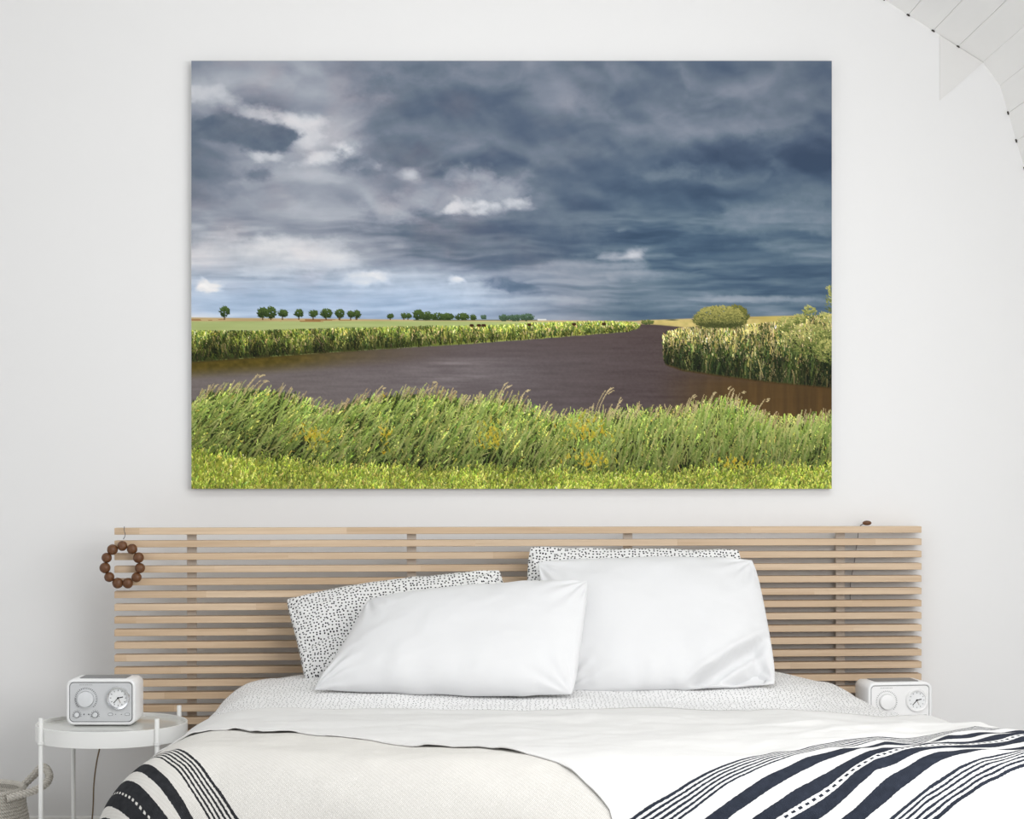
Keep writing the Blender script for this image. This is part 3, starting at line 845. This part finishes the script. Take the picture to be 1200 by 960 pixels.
# ---------------------------------------------------------------- bed
XL, XR0, XR1 = -.655, .85, 1.04
bed = empty('bed', (.1, -.3, 0))
tag(bed, 'double bed base and mattress hidden under the bedding', 'bed')
def bedbox(name, x0, x1, d0, d1, z0, z1, m, bev):
    o = box(name, x0 - .1, x1 - .1, -d1 + .3, -d0 + .3, z0, z1, m, bed, bev, 3); return o
bedbox('bed_base', -.72, .86, .30, 1.62, .14, .34, M['bed_wood'], .01)
bedbox('mattress', -.70, .84, .29, 1.62, .345, .575, M['mattress'], .05)
for (x, d) in ((-.66, .36), (.80, .36), (-.66, 1.55), (.80, 1.55)):
    bedbox('leg', x - .03, x + .03, d - .03, d + .03, 0, .14, M['bed_wood'], .004)

def top_z(u, v):
    z = .655 + .0 * u
    z = z + .04 * smooth(.85, .4, v) * smooth(-.78, -.5, u) * smooth(.92, .7, u)   # pushed up under the pillows
    z = z + -.015 * smooth(.6, 1.0, u) * smooth(.3, .8, v) + .03 * smooth(.45, 1.0, u) * smooth(.9, 1.7, v)                          # plump towards the window side
    z = z + .018 * smooth(-.2, .5, u) * smooth(1.0, 1.6, v)
    return z
def drape(u, v, off=0.0, amp=1.0, seed=3, head=True):
    """bedding surface: cloth coordinates (u across, v from the wall) -> room points; rounds over the sides and the foot"""
    u = np.asarray(u, float); v = np.asarray(v, float)
    xr = XR0 + (XR1 - XR0) * smooth(.15, 1.35, np.clip(v, 0, 1.6))
    vf = 1.60 + .17 * np.clip(u + .6, 0, 1.5)
    vh = np.full_like(u, .33)
    cu = np.clip(u, XL, xr); cv = np.clip(v, vh if head else -9, vf)
    eu = u - cu; ev = v - cv
    Ls = np.sqrt(eu * eu + ev * ev) + 1e-9
    nu = eu / Ls; nv = ev / Ls
    r = nu * nu * np.where(eu < 0, .20, .115) + nv * nv * np.where(ev < 0, .07, .15) + off
    th = np.minimum(Ls / r, math.pi / 2)
    hor = r * np.sin(th)
    dz = r * (1 - np.cos(th)) + np.maximum(0, Ls - r * math.pi / 2)
    side = smooth(.12, .35, Ls)
    ripple = .014 * side * np.sin(9 * (np.where(np.abs(nu) > .7, v, u) + .3 * np.arctan2(nv, nu)) * 2.2 + seed)
    hor = hor + ripple + .004 * side
    X = cu + nu * hor; Dd = cv + nv * hor
    flat = 1 - smooth(.25, .5, Ls)
    big = .016 * fbm(u / .42, v / .34, seed) + .007 * fbm(u / .16, v / .12, seed + 5, 3)
    rightfold = smooth(.35, .7, u) * smooth(1.05, 1.35, v)
    big = big + rightfold * .020 * (1 - np.abs(fbm(u / .22 + v / .5, v / .30, 21, 3))) * 1.3 - rightfold * .018
    Z = top_z(np.clip(u, XL, xr), cv) + off - dz + amp * big * flat
    Z = np.maximum(Z, .03)
    return np.stack([X, -Dd, Z], -1)
def cloth(name, U, V, off, mat, thick=.004, seed=3, amp=1.0, extra=None, head=True):
    pos = drape(U, V, off, amp, 3, head)
    if extra is not None:
        pos[..., 2] += extra
    me = grid_mesh(name, pos, np.stack([U, V], -1))
    o = link(name, me, mat)
    # thickness: a second skin below, closed around the rim
    m = o.modifiers.new('thickness', 'SOLIDIFY'); m.thickness = thick; m.offset = -1.0 if me.polygons[0].normal.z > 0 else 1.0
    return o

# dotted sheet
U, V = np.meshgrid(np.linspace(XL - .42, XR0 + .42, 220), np.linspace(.22, 1.2, 140))
sheet = cloth('bed_sheet', U, V, .0, M['sheet_dots'])
tag(sheet, 'white cotton bed sheet printed with tiny black dots, under the pillows', 'bed sheet')

# cream woven blanket with stripes over the left foot corner
M['blanket_low'] = striped('cream_stripe_weave', (.775, .76, .735), (.44, .42, .365), (-.63, 1.70), (-.80, .60), .045, (.022, .023, .026), .62, .0048, .004, True)
U, V = np.meshgrid(np.linspace(XL - .52, .75, 300), np.linspace(1.12, 2.15, 220))
low = cloth('woven_blanket', U, V, .009, M['blanket_low'])
tag(low, 'cream coarse woven blanket with black stripes at the bed corner beside the tray table', 'blanket')

# white blanket folded over it, stripes at the window side
M['blanket_top'] = striped('white_stripe_weave', (.765, .763, .757), (.63, .62, .60), (.676, 1.684), (.49, .87), .056, (.020, .024, .035), .5, .0040, .010)
ue = [-1.3, -.95, -.764, -.55, -.313, -.07, .09, .19, .25, .275, .29, 1.8]
ve = [1.25, 1.27, 1.30, 1.37, 1.48, 1.63, 1.76, 1.92, 2.15, 2.4, 2.5, 2.5]
us = np.concatenate([np.linspace(XL - .34, .18, 190), np.linspace(.182, .30, 60), np.linspace(.305, XR1 + .55, 190)])
U = np.repeat(us[None, :], 240, 0)
vend = np.interp(us, ue, ve) + .012 * fbm(us / .07, us * 0, 61, 3) * smooth(.5, .2, us)
vbeg = .92 + .02 * fbm(us / .5, us * 0 + 2, 63, 2) + .03 * smooth(.2, 1.1, us)
tt_ = np.linspace(0, 1, 240)[:, None] ** .85
V = vbeg[None, :] * (1 - tt_) + vend[None, :] * tt_
edge = smooth(.05, 0, vend[None, :] - V) * smooth(.6, .1, U)
curl = edge * (.0015 + .009 * np.clip(fbm(U / .055, U * 0 + 4, 66, 3), 0, 1))
top = cloth('folded_blanket', U, V, .0155, M['blanket_top'], .003, 3, 1.0, curl)
tag(top, 'white cotton blanket folded across the bed, broad dark stripes on its window-side half', 'blanket')

# ---------------------------------------------------------------- pillows
def pillow(name, TL, TR, BR, BL, T, mat, label, group, seed, bow=(0, 0, 0, 0), fold=None, wr=1.0):
    """stuffed cushion between four corner points (top-left, top-right, bottom-right, bottom-left)"""
    nu, nv = 96, 72
    s = np.sin(np.linspace(-math.pi / 2, math.pi / 2, nu)); t = np.sin(np.linspace(-math.pi / 2, math.pi / 2, nv))
    Ug, Vg = np.meshgrid(s, t)                                  # V = +1 is the top edge
    U0, V0 = Ug, Vg
    rc_ = .05                                                   # rounded corners
    a = (U0 * np.sqrt(1 - rc_ * V0 ** 6) + 1) / 2; b = (V0 * np.sqrt(1 - rc_ * U0 ** 6) + 1) / 2
    c = [np.array(q)[None, None, :] for q in (TL, TR, BR, BL)]
    base = (c[0] * (1 - a)[..., None] + c[1] * a[..., None]) * b[..., None] + (c[3] * (1 - a)[..., None] + c[2] * a[..., None]) * (1 - b)[..., None]
    ex = (c[1] - c[0] + c[2] - c[3])[0, 0]; ey = (c[0] - c[3] + c[1] - c[2])[0, 0]
    ex = ex / np.linalg.norm(ex); ey = ey / np.linalg.norm(ey)
    nz_ = np.cross(ex, ey); nz_ /= np.linalg.norm(nz_)          # towards the viewer
    # edges bow (top, right, bottom, left), positive = outwards
    base = base + (bow[0] * (1 - Ug ** 2) * b ** 3)[..., None] * ey - (bow[2] * (1 - Ug ** 2) * (1 - b) ** 3)[..., None] * ey
    base = base + (bow[1] * (1 - Vg ** 2) * a ** 3)[..., None] * ex - (bow[3] * (1 - Vg ** 2) * (1 - a) ** 3)[..., None] * ex
    prof = np.clip(1 - np.abs(Ug) ** 3.2, 0, 1) ** .5 * np.clip(1 - np.abs(Vg) ** 3.0, 0, 1) ** .5
    sag = 1 + .22 * (-Vg)                                       # filling settles low
    W = np.linalg.norm(np.array(TR) - np.array(TL)); Hh = np.linalg.norm(np.array(TL) - np.array(BL))
    x_, y_ = a * W, b * Hh
    ang = np.arctan2(y_ * 1.0 + .02, x_ - W / 2)
    wrk = .010 * fbm(x_ / .16, y_ / .13, seed, 4) + .006 * fbm(x_ / .05, y_ / .16, seed + 7, 3) * smooth(.5, .05, b)
    for (cx, cy) in ((0, 0), (W, 0), (0, Hh), (W, Hh)):         # gathers running out of each corner
        rr = np.hypot(x_ - cx, y_ - cy); an = np.arctan2(y_ - cy, x_ - cx)
        wrk = wrk + .0035 * np.sin(an * 15 + seed + 2 * fbm(x_ / .1, y_ / .1, seed + 9, 2)) * smooth(.17, .04, rr) * smooth(.0, .05, rr)
    h = T * prof * sag + wr * wrk * smooth(0, .25, prof)
    if fold is not None:
        h = h + fold(a, b, prof)
    edge_w = .004 * fbm(x_ / .06, y_ / .06, seed + 3, 2)
    front = base + h[..., None] * nz_ + edge_w[..., None] * ey
    back = base - (T * .8 * prof)[..., None] * nz_ + edge_w[..., None] * ey
    root_me = grid_mesh(name, front, np.stack([x_, y_], -1))
    bm = bmesh.new(); bm.from_mesh(root_me)
    bm2 = grid_mesh(name + '_back', back, np.stack([x_ + 3, y_], -1))
    bm.from_mesh(bm2)
    bmesh.ops.remove_doubles(bm, verts=bm.verts, dist=.0004)
    bmesh.ops.recalc_face_normals(bm, faces=bm.faces)
    bm.to_mesh(root_me); bm.free(); bpy.data.meshes.remove(bm2)
    root_me.shade_smooth()
    o = link(name, root_me, mat)
    return tag(o, label, 'pillow', group)
GP = 'pillows against the headboard'
pillow('dotted_pillow', P(333, 701, .30), P(588, 667, .28), P(610, 806, .50), P(358, 806, .50), .055, M['dots'],
       'black-dotted white pillow behind the slumped plain pillow nearest the tray table', GP, 5, (.012, .0, 0, -.006),
       lambda a, b, p: -.016 * np.exp(-((b - .36 - .10 * np.sin(a * 9)) / .035) ** 2) * smooth(.34, .05, a) * smooth(0, .06, a))
pillow('dotted_pillow', P(619, 640, .25), P(868, 643, .25), P(885, 800, .43), P(614, 800, .43), .05, M['dots'],
       'black-dotted white pillow standing behind the upright plain white pillow', GP, 8, (-.006, 0, 0, 0))
def tuck(a, b, p):
    # the lower corner on the window side is folded under: a crease and a hollow beside it
    line = b - (.0 + .86 * (a - .575))
    near = smooth(.56, .64, a) * smooth(-.02, .04, b)
    step = -.052 * smooth(.012, -.014, line) * near * smooth(1.0, .90, a)
    pleat = .018 * np.exp(-((line + .11) / .035) ** 2) * near * smooth(.99, .88, a) - .02 * np.exp(-((line + .19) / .02) ** 2) * near * smooth(.16, .04, b)
    lip = .008 * np.exp(-((line - .03) / .03) ** 2) * near
    return (step + pleat + lip) * smooth(0, .3, p)
pillow('white_pillow', P(628, 658, .37), P(884, 655, .37), P(911, 804, .60), P(658, 812, .60), .06, M['pillow_white'],
       'plain white pillow leaning upright on the dotted pillow, window side, one lower corner tucked', GP, 11, (.008, .004, 0, 0), tuck)
pillow('white_pillow', P(430, 702, .47), P(691, 679, .50), P(673, 816, .72), P(364, 809, .68), .065, M['pillow_white'],
       'plain white pillow slumped forward in front, nearest the tray table', GP, 14, (.014, .0, .0, -.012))

# ---------------------------------------------------------------- round tray table
def tray_table(X, Yd, z_top, Rr, angles, label):
    t = empty('tray_table', (X, -Yd, 0))
    tag(t, label, 'side table')
    prof = [(Rr - .003, z_top - .0435), (Rr, z_top - .043), (Rr, z_top - .001), (Rr - .0015, z_top), (Rr - .003, z_top - .001), (Rr - .0035, z_top - .040)]
    bm = bmesh.new()
    link('tray_rim', lathe_mesh('tray_rim', prof + [prof[0]], 96), M['white_metal'], t)
    link('tray_floor', lathe_mesh('tray_floor', [(0, z_top - .016), (Rr - .003, z_top - .016), (Rr - .003, z_top - .009), (0, z_top - .009)], 96), M['tray'], t)
    lm = tube_mesh('leg', [(0, 0, 0), (0, 0, z_top + .028)], .0062, 12)
    lm.materials.append(M['white_metal'])
    cm = lathe_mesh('clip', [(0, -.004), (.009, -.004), (.009, .004), (0, .004)], 12); cm.materials.append(M['white_metal'])
    for a in angles:
        o = link('leg', lm, None, t); o.location = ((Rr + .006) * math.cos(R(a)), (Rr + .006) * math.sin(R(a)), 0)
        c_ = link('clip', cm, None, o); c_.location = (0, 0, z_top - .038)
    lower = [(Rr - .012, .06), (Rr + .001, .06), (Rr + .001, .075), (Rr - .012, .075), (Rr - .012, .06)]
    link('brace_ring', lathe_mesh('brace_ring', lower, 64), M['white_metal'], t)
    return t
M['tray'] = paint_mat('glossy_tray', (.64, .65, .62), .10, .6, .01, 6)
TZ = .5725
tray_table(-1.090, .455, TZ, .203, (220, 316, 41, 133), 'round white metal tray table with thin legs beside the bed')

# ---------------------------------------------------------------- radios
def radio(loc, rz, label, light, cord=None):
    Wd, Hh, Dp = .187, .124, .122
    t = empty('clock_radio', loc, rz)
    tag(t, label, 'radio', 'clock radios either side of the bed')
    fp, kn = (M['silver_light'], M['knob_white']) if light else (M['silver'], M['knob'])
    cz = Hh / 2 + .003
    # shell: rounded box, front recessed behind a lip
    out = rounded_rect(Wd / 2, Hh / 2, .019, 8)
    inn = rounded_rect(Wd / 2 - .0075, Hh / 2 - .0075, .012, 8)
    bm = bmesh.new()
    def ring(pts, y, k=1.0): return [bm.verts.new((x * k, y, cz + z * k)) for x, z in pts]
    rings = [ring(inn, .004), ring(inn, .0012), ring([(p[0] * .5 + q[0] * .5, p[1] * .5 + q[1] * .5) for p, q in zip(inn, out)], 0), ring(out, .004), ring(out, Dp - .012), ring(out, Dp - .004, .985), ring(out, Dp, .93)]
    nn = len(out)
    for i in range(len(rings) - 1):
        for k in range(nn):
            bm.faces.new((rings[i][k], rings[i][(k + 1) % nn], rings[i + 1][(k + 1) % nn], rings[i + 1][k]))
    bm.faces.new(rings[0]); bm.faces.new(rings[-1])
    link('shell', done(bm, 'shell', True), M['plastic'], t)
    for sx in (-1, 1):
        for dy in (.02, Dp - .025):
            o = link('foot', lathe_mesh('foot', [(0, 0), (.006, 0), (.006, .005), (0, .005)], 12), M['dark'], t); o.location = (sx * .07, dy, 0)
    link('dark_seam', slab_mesh('dark_seam', rounded_rect(Wd / 2 - .0082, Hh / 2 - .0082, .0115, 8), .0030, .0060, cz), M['grey_grille'] if light else M['dark'], t)
    face = link('faceplate', slab_mesh('faceplate', rounded_rect(Wd / 2 - .0096, Hh / 2 - .0096, .0105, 8), .0018, .0058, cz, 0, .0008), fp, t)
    # positions on the faceplate, in fractions of the shell's width and height from its top left corner
    def at(fx, fy): return ((fx - .5) * Wd, cz + (.5 - fy) * Hh)
    # tuning knob with its scale ring
    kx, kz = at(.285, .43)
    o = tring = link('tuning_ring', lathe_mesh('tuning_ring', [(.0238, 0), (.0250, .0004), (.0250, .0014), (.0225, .0018), (.0225, 0)], 48, 'Y'), kn, t); o.location = (kx, .0018, kz)
    k_ = link('tuning_knob', lathe_mesh('tuning_knob', [(.0215, 0), (.0215, .010), (.0203, .0125), (.014, .0138), (0, .0142)], 48, 'Y'), kn, t); k_.location = (kx, .0018, kz)
    tm = done(box_bm(-.0008, .0008, -.0005, 0, -.0019, .0019), 'tick'); tm.materials.append(M['dark'] if not light else M['grey_grille'])
    for q in range(28):
        a = R(-45 + 270 * q / 27)
        o = link('tick', tm, None, t); o.location = (kx + .0295 * math.cos(a), .0018, kz + .0295 * math.sin(a)); o.rotation_euler = (0, math.pi / 2 - a, 0)
    # clock dial
    dx, dz = at(.755, .405)
    bez = link('dial_bezel', lathe_mesh('dial_bezel', [(.0318, 0), (.0325, .004), (.0300, .0080), (.0255, .0066), (.0248, .0030), (.0248, 0)], 64, 'Y'), M['chrome'] if not light else M['knob_white'], t); bez.location = (dx, .0018, dz)
    card = link('dial_card', lathe_mesh('dial_card', [(0, .0), (.0250, .0), (.0250, .0022), (0, .0022)], 48, 'Y'), M['dial'], t); card.location = (dx, .0018, dz)
    for q in range(12):
        a = R(30 * q)
        o = link('hour_mark', tm, None, t); o.location = (dx + .0205 * math.cos(a), -.0004, dz + .0205 * math.sin(a)); o.rotation_euler = (0, math.pi / 2 - a, 0)
    for (ln, wd, deg, m) in ((.0135, .0012, 78, 'black'), (.0185, .0009, 222, 'black'), (.0150, .0005, 155, 'cord')):
        hm = done(box_bm(-wd, wd, -.0010, -.0003, -.003, ln), 'hand')
        h = link('hand', hm, M[m], t); h.location = (dx, -.0006, dz); h.rotation_euler = (0, R(deg), 0)
    hub = link('hand_hub', lathe_mesh('hand_hub', [(.0022, 0), (.0022, .0022), (0, .0024)], 16, 'Y'), M['black'], t); hub.location = (dx, -.0006, dz)
    for ch in [c for c in t.children if c.name.split('.')[0] in ('dial_card', 'hour_mark', 'hand', 'hand_hub')]:
        ch.parent = bez; ch.location = ch.location - bez.location     # the dial's own pieces
    for ch in [c for c in t.children if c.name.split('.')[0] == 'tick']:
        ch.parent = tring; ch.location = ch.location - tring.location
    # the row of small controls
    for fx in (.155, .42):
        x, z = at(fx, .775)
        sk = link('small_knob', lathe_mesh('small_knob', [(.0068, 0), (.0068, .006), (.0055, .0078), (0, .0082)], 28, 'Y'), kn, t); sk.location = (x, .0018, z)
        o = link('small_ring', lathe_mesh('small_ring', [(.0078, 0), (.0084, .0005), (.0078, .0010), (.0070, .0010), (.0070, 0)], 28, 'Y'), M['grey_grille'] if light else M['dark'], sk)
        for q in range(9):
            a = R(-20 + 220 * q / 8)
            o = link('tick', tm, None, sk); o.location = (.0112 * math.cos(a), 0, .0112 * math.sin(a)); o.rotation_euler = (0, math.pi / 2 - a, 0); o.scale = (.8, 1, .6)
    for fx, r in ((.255, .0018), (.325, .0018), (.715, .0012), (.80, .0012)):
        x, z = at(fx, .765)
        o = link('indicator', lathe_mesh('indicator', [(r, 0), (r, .0006), (0, .0008)], 14, 'Y'), M['dark'], t); o.location = (x, .0018, z)
    for fx in (.64, .885):
        x, z = at(fx, .765)
        o = link('button_well', slab_mesh('button_well', rounded_rect(.0066, .0036, .0034, 6), .0014, .0024, z, x), M['grey_grille'] if light else M['dark'], t)
        o = link('button', slab_mesh('button', rounded_rect(.0056, .0027, .0025, 6), .0002, .0024, z, x, .0004), kn, t)
    # tiny line of print above the knob
    x, z = at(.285, .12)
    for q in range(9):
        wv = (.0016, .0010, .0015, .0008, .0013, .0016, .0010, .0014, .0012)[q]
        o = link('print_mark', done(box_bm(-wv, wv, .0015, .0019, -.0007, .0007), 'print_mark'), M['grey_grille'], t); o.location = (x - .016 + q * .004, 0, z)
    # grille let into the top
    gm = slab_mesh('top_grille', rounded_rect(Wd / 2 - .030, .040, .008, 6), -.0016, .0016)
    g = link('top_grille', gm, M['grey_grille'], t); g.location = (0, Dp * .52, Hh + .003); g.rotation_euler = (R(-90), 0, 0)
    if cord:
        link('power_cord', tube_mesh('power_cord', cord, .0022, 8), M['cord'], t)
    return t
def bez(pts, n=24):
    out = []
    q = [Vector(p) for p in pts]; q = [2 * q[0] - q[1]] + q + [2 * q[-1] - q[-2]]
    for i in range(1, len(q) - 2):
        for k in range(n):
            t = k / n
            out.append(.5 * ((2 * q[i]) + (-q[i - 1] + q[i + 1]) * t + (2 * q[i - 1] - 5 * q[i] + 4 * q[i + 1] - q[i + 2]) * t * t + (-q[i - 1] + 3 * q[i] - 3 * q[i + 1] + q[i + 2]) * t ** 3))
    out.append(q[-2]); return out
r1 = Vector((-1.117, -.475, TZ - .009))
cordpts = [P(130, 830, .352), P(128, 834, .30), P(122, 850, .235), P(117, 876, .20), P(113, 895, .19), P(110, 920, .18), P(108, 960, .17), Vector((-1.24, -.15, .05)), Vector((-1.27, -.12, .006))]
radio(r1, 0.0, 'white clock radio with silver face standing on the round tray table', False, bez([p - r1 for p in cordpts], 8))
r2 = Vector((1.092, -.30, .535))
st = empty('bedside_stand', (1.125, -.24, 0)); tag(st, 'small square white bedside stand hidden behind the bed, under the pale radio', 'side table')
box('stand_top', -.10, .10, -.10, .10, .513, .535, M['white_metal'], st, .003)
for sx in (-1, 1):
    for sy in (-1, 1):
        box('leg', sx * .08 - .01, sx * .08 + .01, sy * .08 - .01, sy * .08 + .01, 0, .513, M['white_metal'], st, .002)
radio(r2, R(8), 'all-white clock radio half hidden behind the blanket, window side of the bed', True)

# ---------------------------------------------------------------- bead garlands on the headboard
bd = .205
spots = [(320, 258), (235, 290), (185, 360), (170, 448), (207, 527), (280, 580), (367, 580), (443, 530), (473, 450), (460, 360), (405, 285)]
pts = [P(100 + x / 7.39, 605 + y / 7.39, .258) for x, y in spots]
cg = sum(pts, Vector()) / len(pts)
gl = empty('bead_garland', cg); tag(gl, 'ring of dark brown wooden beads hanging on the headboard corner by the tray table', 'bead garland')
bmesh_b = bmesh.new(); bmesh.ops.create_uvsphere(bmesh_b, u_segments=20, v_segments=14, radius=.0148)
for v in bmesh_b.verts:
    v.co *= 1 + .02 * math.sin(v.co.x * 500) * math.cos(v.co.z * 400)
bme = done(bmesh_b, 'bead', True); bme.materials.append(M['bead'])
random.seed(4)
for i, p in enumerate(pts):
    o = link('bead', bme, None, gl); o.location = p - cg
    o.rotation_euler = (random.uniform(0, 3), random.uniform(0, 3), random.uniform(0, 3)); s_ = random.uniform(.95, 1.06); o.scale = (s_, s_, s_)
sp_ = [P(144.5, 632, .262), P(146.2, 629, .262), P(146.6, 626, .258), P(145.6, 622, .250), P(145.7, 618.2, .243), P(145.7, 617.4, .222), P(145.8, 618.2, .187), P(146, 624, .183)]
link('string', tube_mesh('string', [p - cg for p in bez(sp_, 6)], .0011, 6), M['dark'], gl)
link('inner_string', tube_mesh('inner_string', [p - cg for p in pts + pts[:1]], .0012, 6), M['dark'], gl)

p0 = P(1016, 613.0, .055)
g2 = empty('bead_pendant', p0); tag(g2, 'single oval brown bead on a cord over the headboard top, window side', 'bead')
bb = bmesh.new(); bmesh.ops.create_uvsphere(bb, u_segments=20, v_segments=14, radius=1)
for v in bb.verts: v.co = (v.co.x * .0135, v.co.y * .010, v.co.z * .0070)
link('bead', done(bb, 'bead', True), M['bead'], g2)
def hb_y(x): return HL.y + (x - HL.x) * math.tan(hang)
sp2 = [p0 + Vector((-.006, .002, -.002)), P(1009, 615.5, .04), P(1006, 621, .021), P(1005, 632, .020), P(1003, 645, .020), P(1001, 660, .020), P(997.5, 677, .020), P(996.5, 690, .020), P(996.2, 705, .020)]
link('cord', tube_mesh('cord', [p - p0 for p in bez(sp2, 6)], .0011, 6), M['dark'], g2)

# ---------------------------------------------------------------- rope basket
def basket(loc):
    t = empty('rope_basket', loc)
    tag(t, 'woven cream rope basket with a loop handle on the floor beside the tray table', 'basket')
    n = N('cotton_rope')
    c = n.node('ShaderNodeTexCoord')
    sep = n.node('ShaderNodeSeparateXYZ'); n.t.links.new(c.outputs['Object'], sep.inputs[0])
    ang = n.math('ARCTAN2', sep.outputs[1], sep.outputs[0])
    tw = n.math('SINE', n.math('ADD', n.math('MULTIPLY', ang, 110.0), n.math('MULTIPLY', sep.outputs[2], 700.0)))
    ns = n.noise(n.coord('Object', (1, 1, 1)), 140, 3)
    n.bump(n.math('ADD', tw, ns), .6, .002)
    M['rope'] = n.fin(n.mix(n.math('ADD', n.math('MULTIPLY', tw, .25), n.math('MULTIPLY', ns, .6)), (.82, .79, .73), (.42, .38, .32)), .9, .1)
    Rm, rows, rr, Hb = .145, 38, .0056, .366
    prof = [(0, .004)]
    for k in range(rows):                                     # coil upon coil, swelling at the middle
        z = .006 + (Hb - .010) * k / (rows - 1)
        R0 = Rm * (.90 + .12 * math.sin(math.pi * min(1, k / rows * 1.15)))
        for q in (-60, -20, 20, 60):
            prof.append((R0 + rr * math.cos(R(q)), z + rr * math.sin(R(q))))
    top_r = prof[-1][0]
    prof += [(top_r - .004, Hb + .004), (top_r - .010, Hb)]
    for k in range(rows - 1, -1, -2):
        z = .006 + (Hb - .010) * k / (rows - 1)
        R0 = Rm * (.90 + .12 * math.sin(math.pi * min(1, k / rows * 1.15))) - .008
        prof += [(R0, z + .003), (R0 - .003, z - .003)]
    prof.append((0, .012))
    link('basket_body', lathe_mesh('basket_body', prof, 72), M['rope'], t)
    for sgn in (1, -1):
        # loop handle wound with cord: a tube whose radius pulses with the windings
        if sgn == 1:
            hp = [Vector((.104, .088, Hb - .012)), Vector((.140, .074, Hb + .022)), Vector((.176, .040, Hb + .052)), Vector((.204, -.002, Hb + .040)), Vector((.206, -.036, Hb + .020)), Vector((.180, -.066, Hb + .004)), Vector((.146, -.086, Hb - .004)), Vector((.112, -.094, Hb - .014))]
        else:
            hp = [Vector((-p.x, p.y, p.z)) for p in hp]
        pth = bez(hp, 14)
        link('handle', tube_mesh('handle', pth, [.0105 + .0017 * math.sin(i * 1.9) for i in range(len(pth))], 10), M['rope'], t)
    return t
basket((-1.505, -.300, 0))
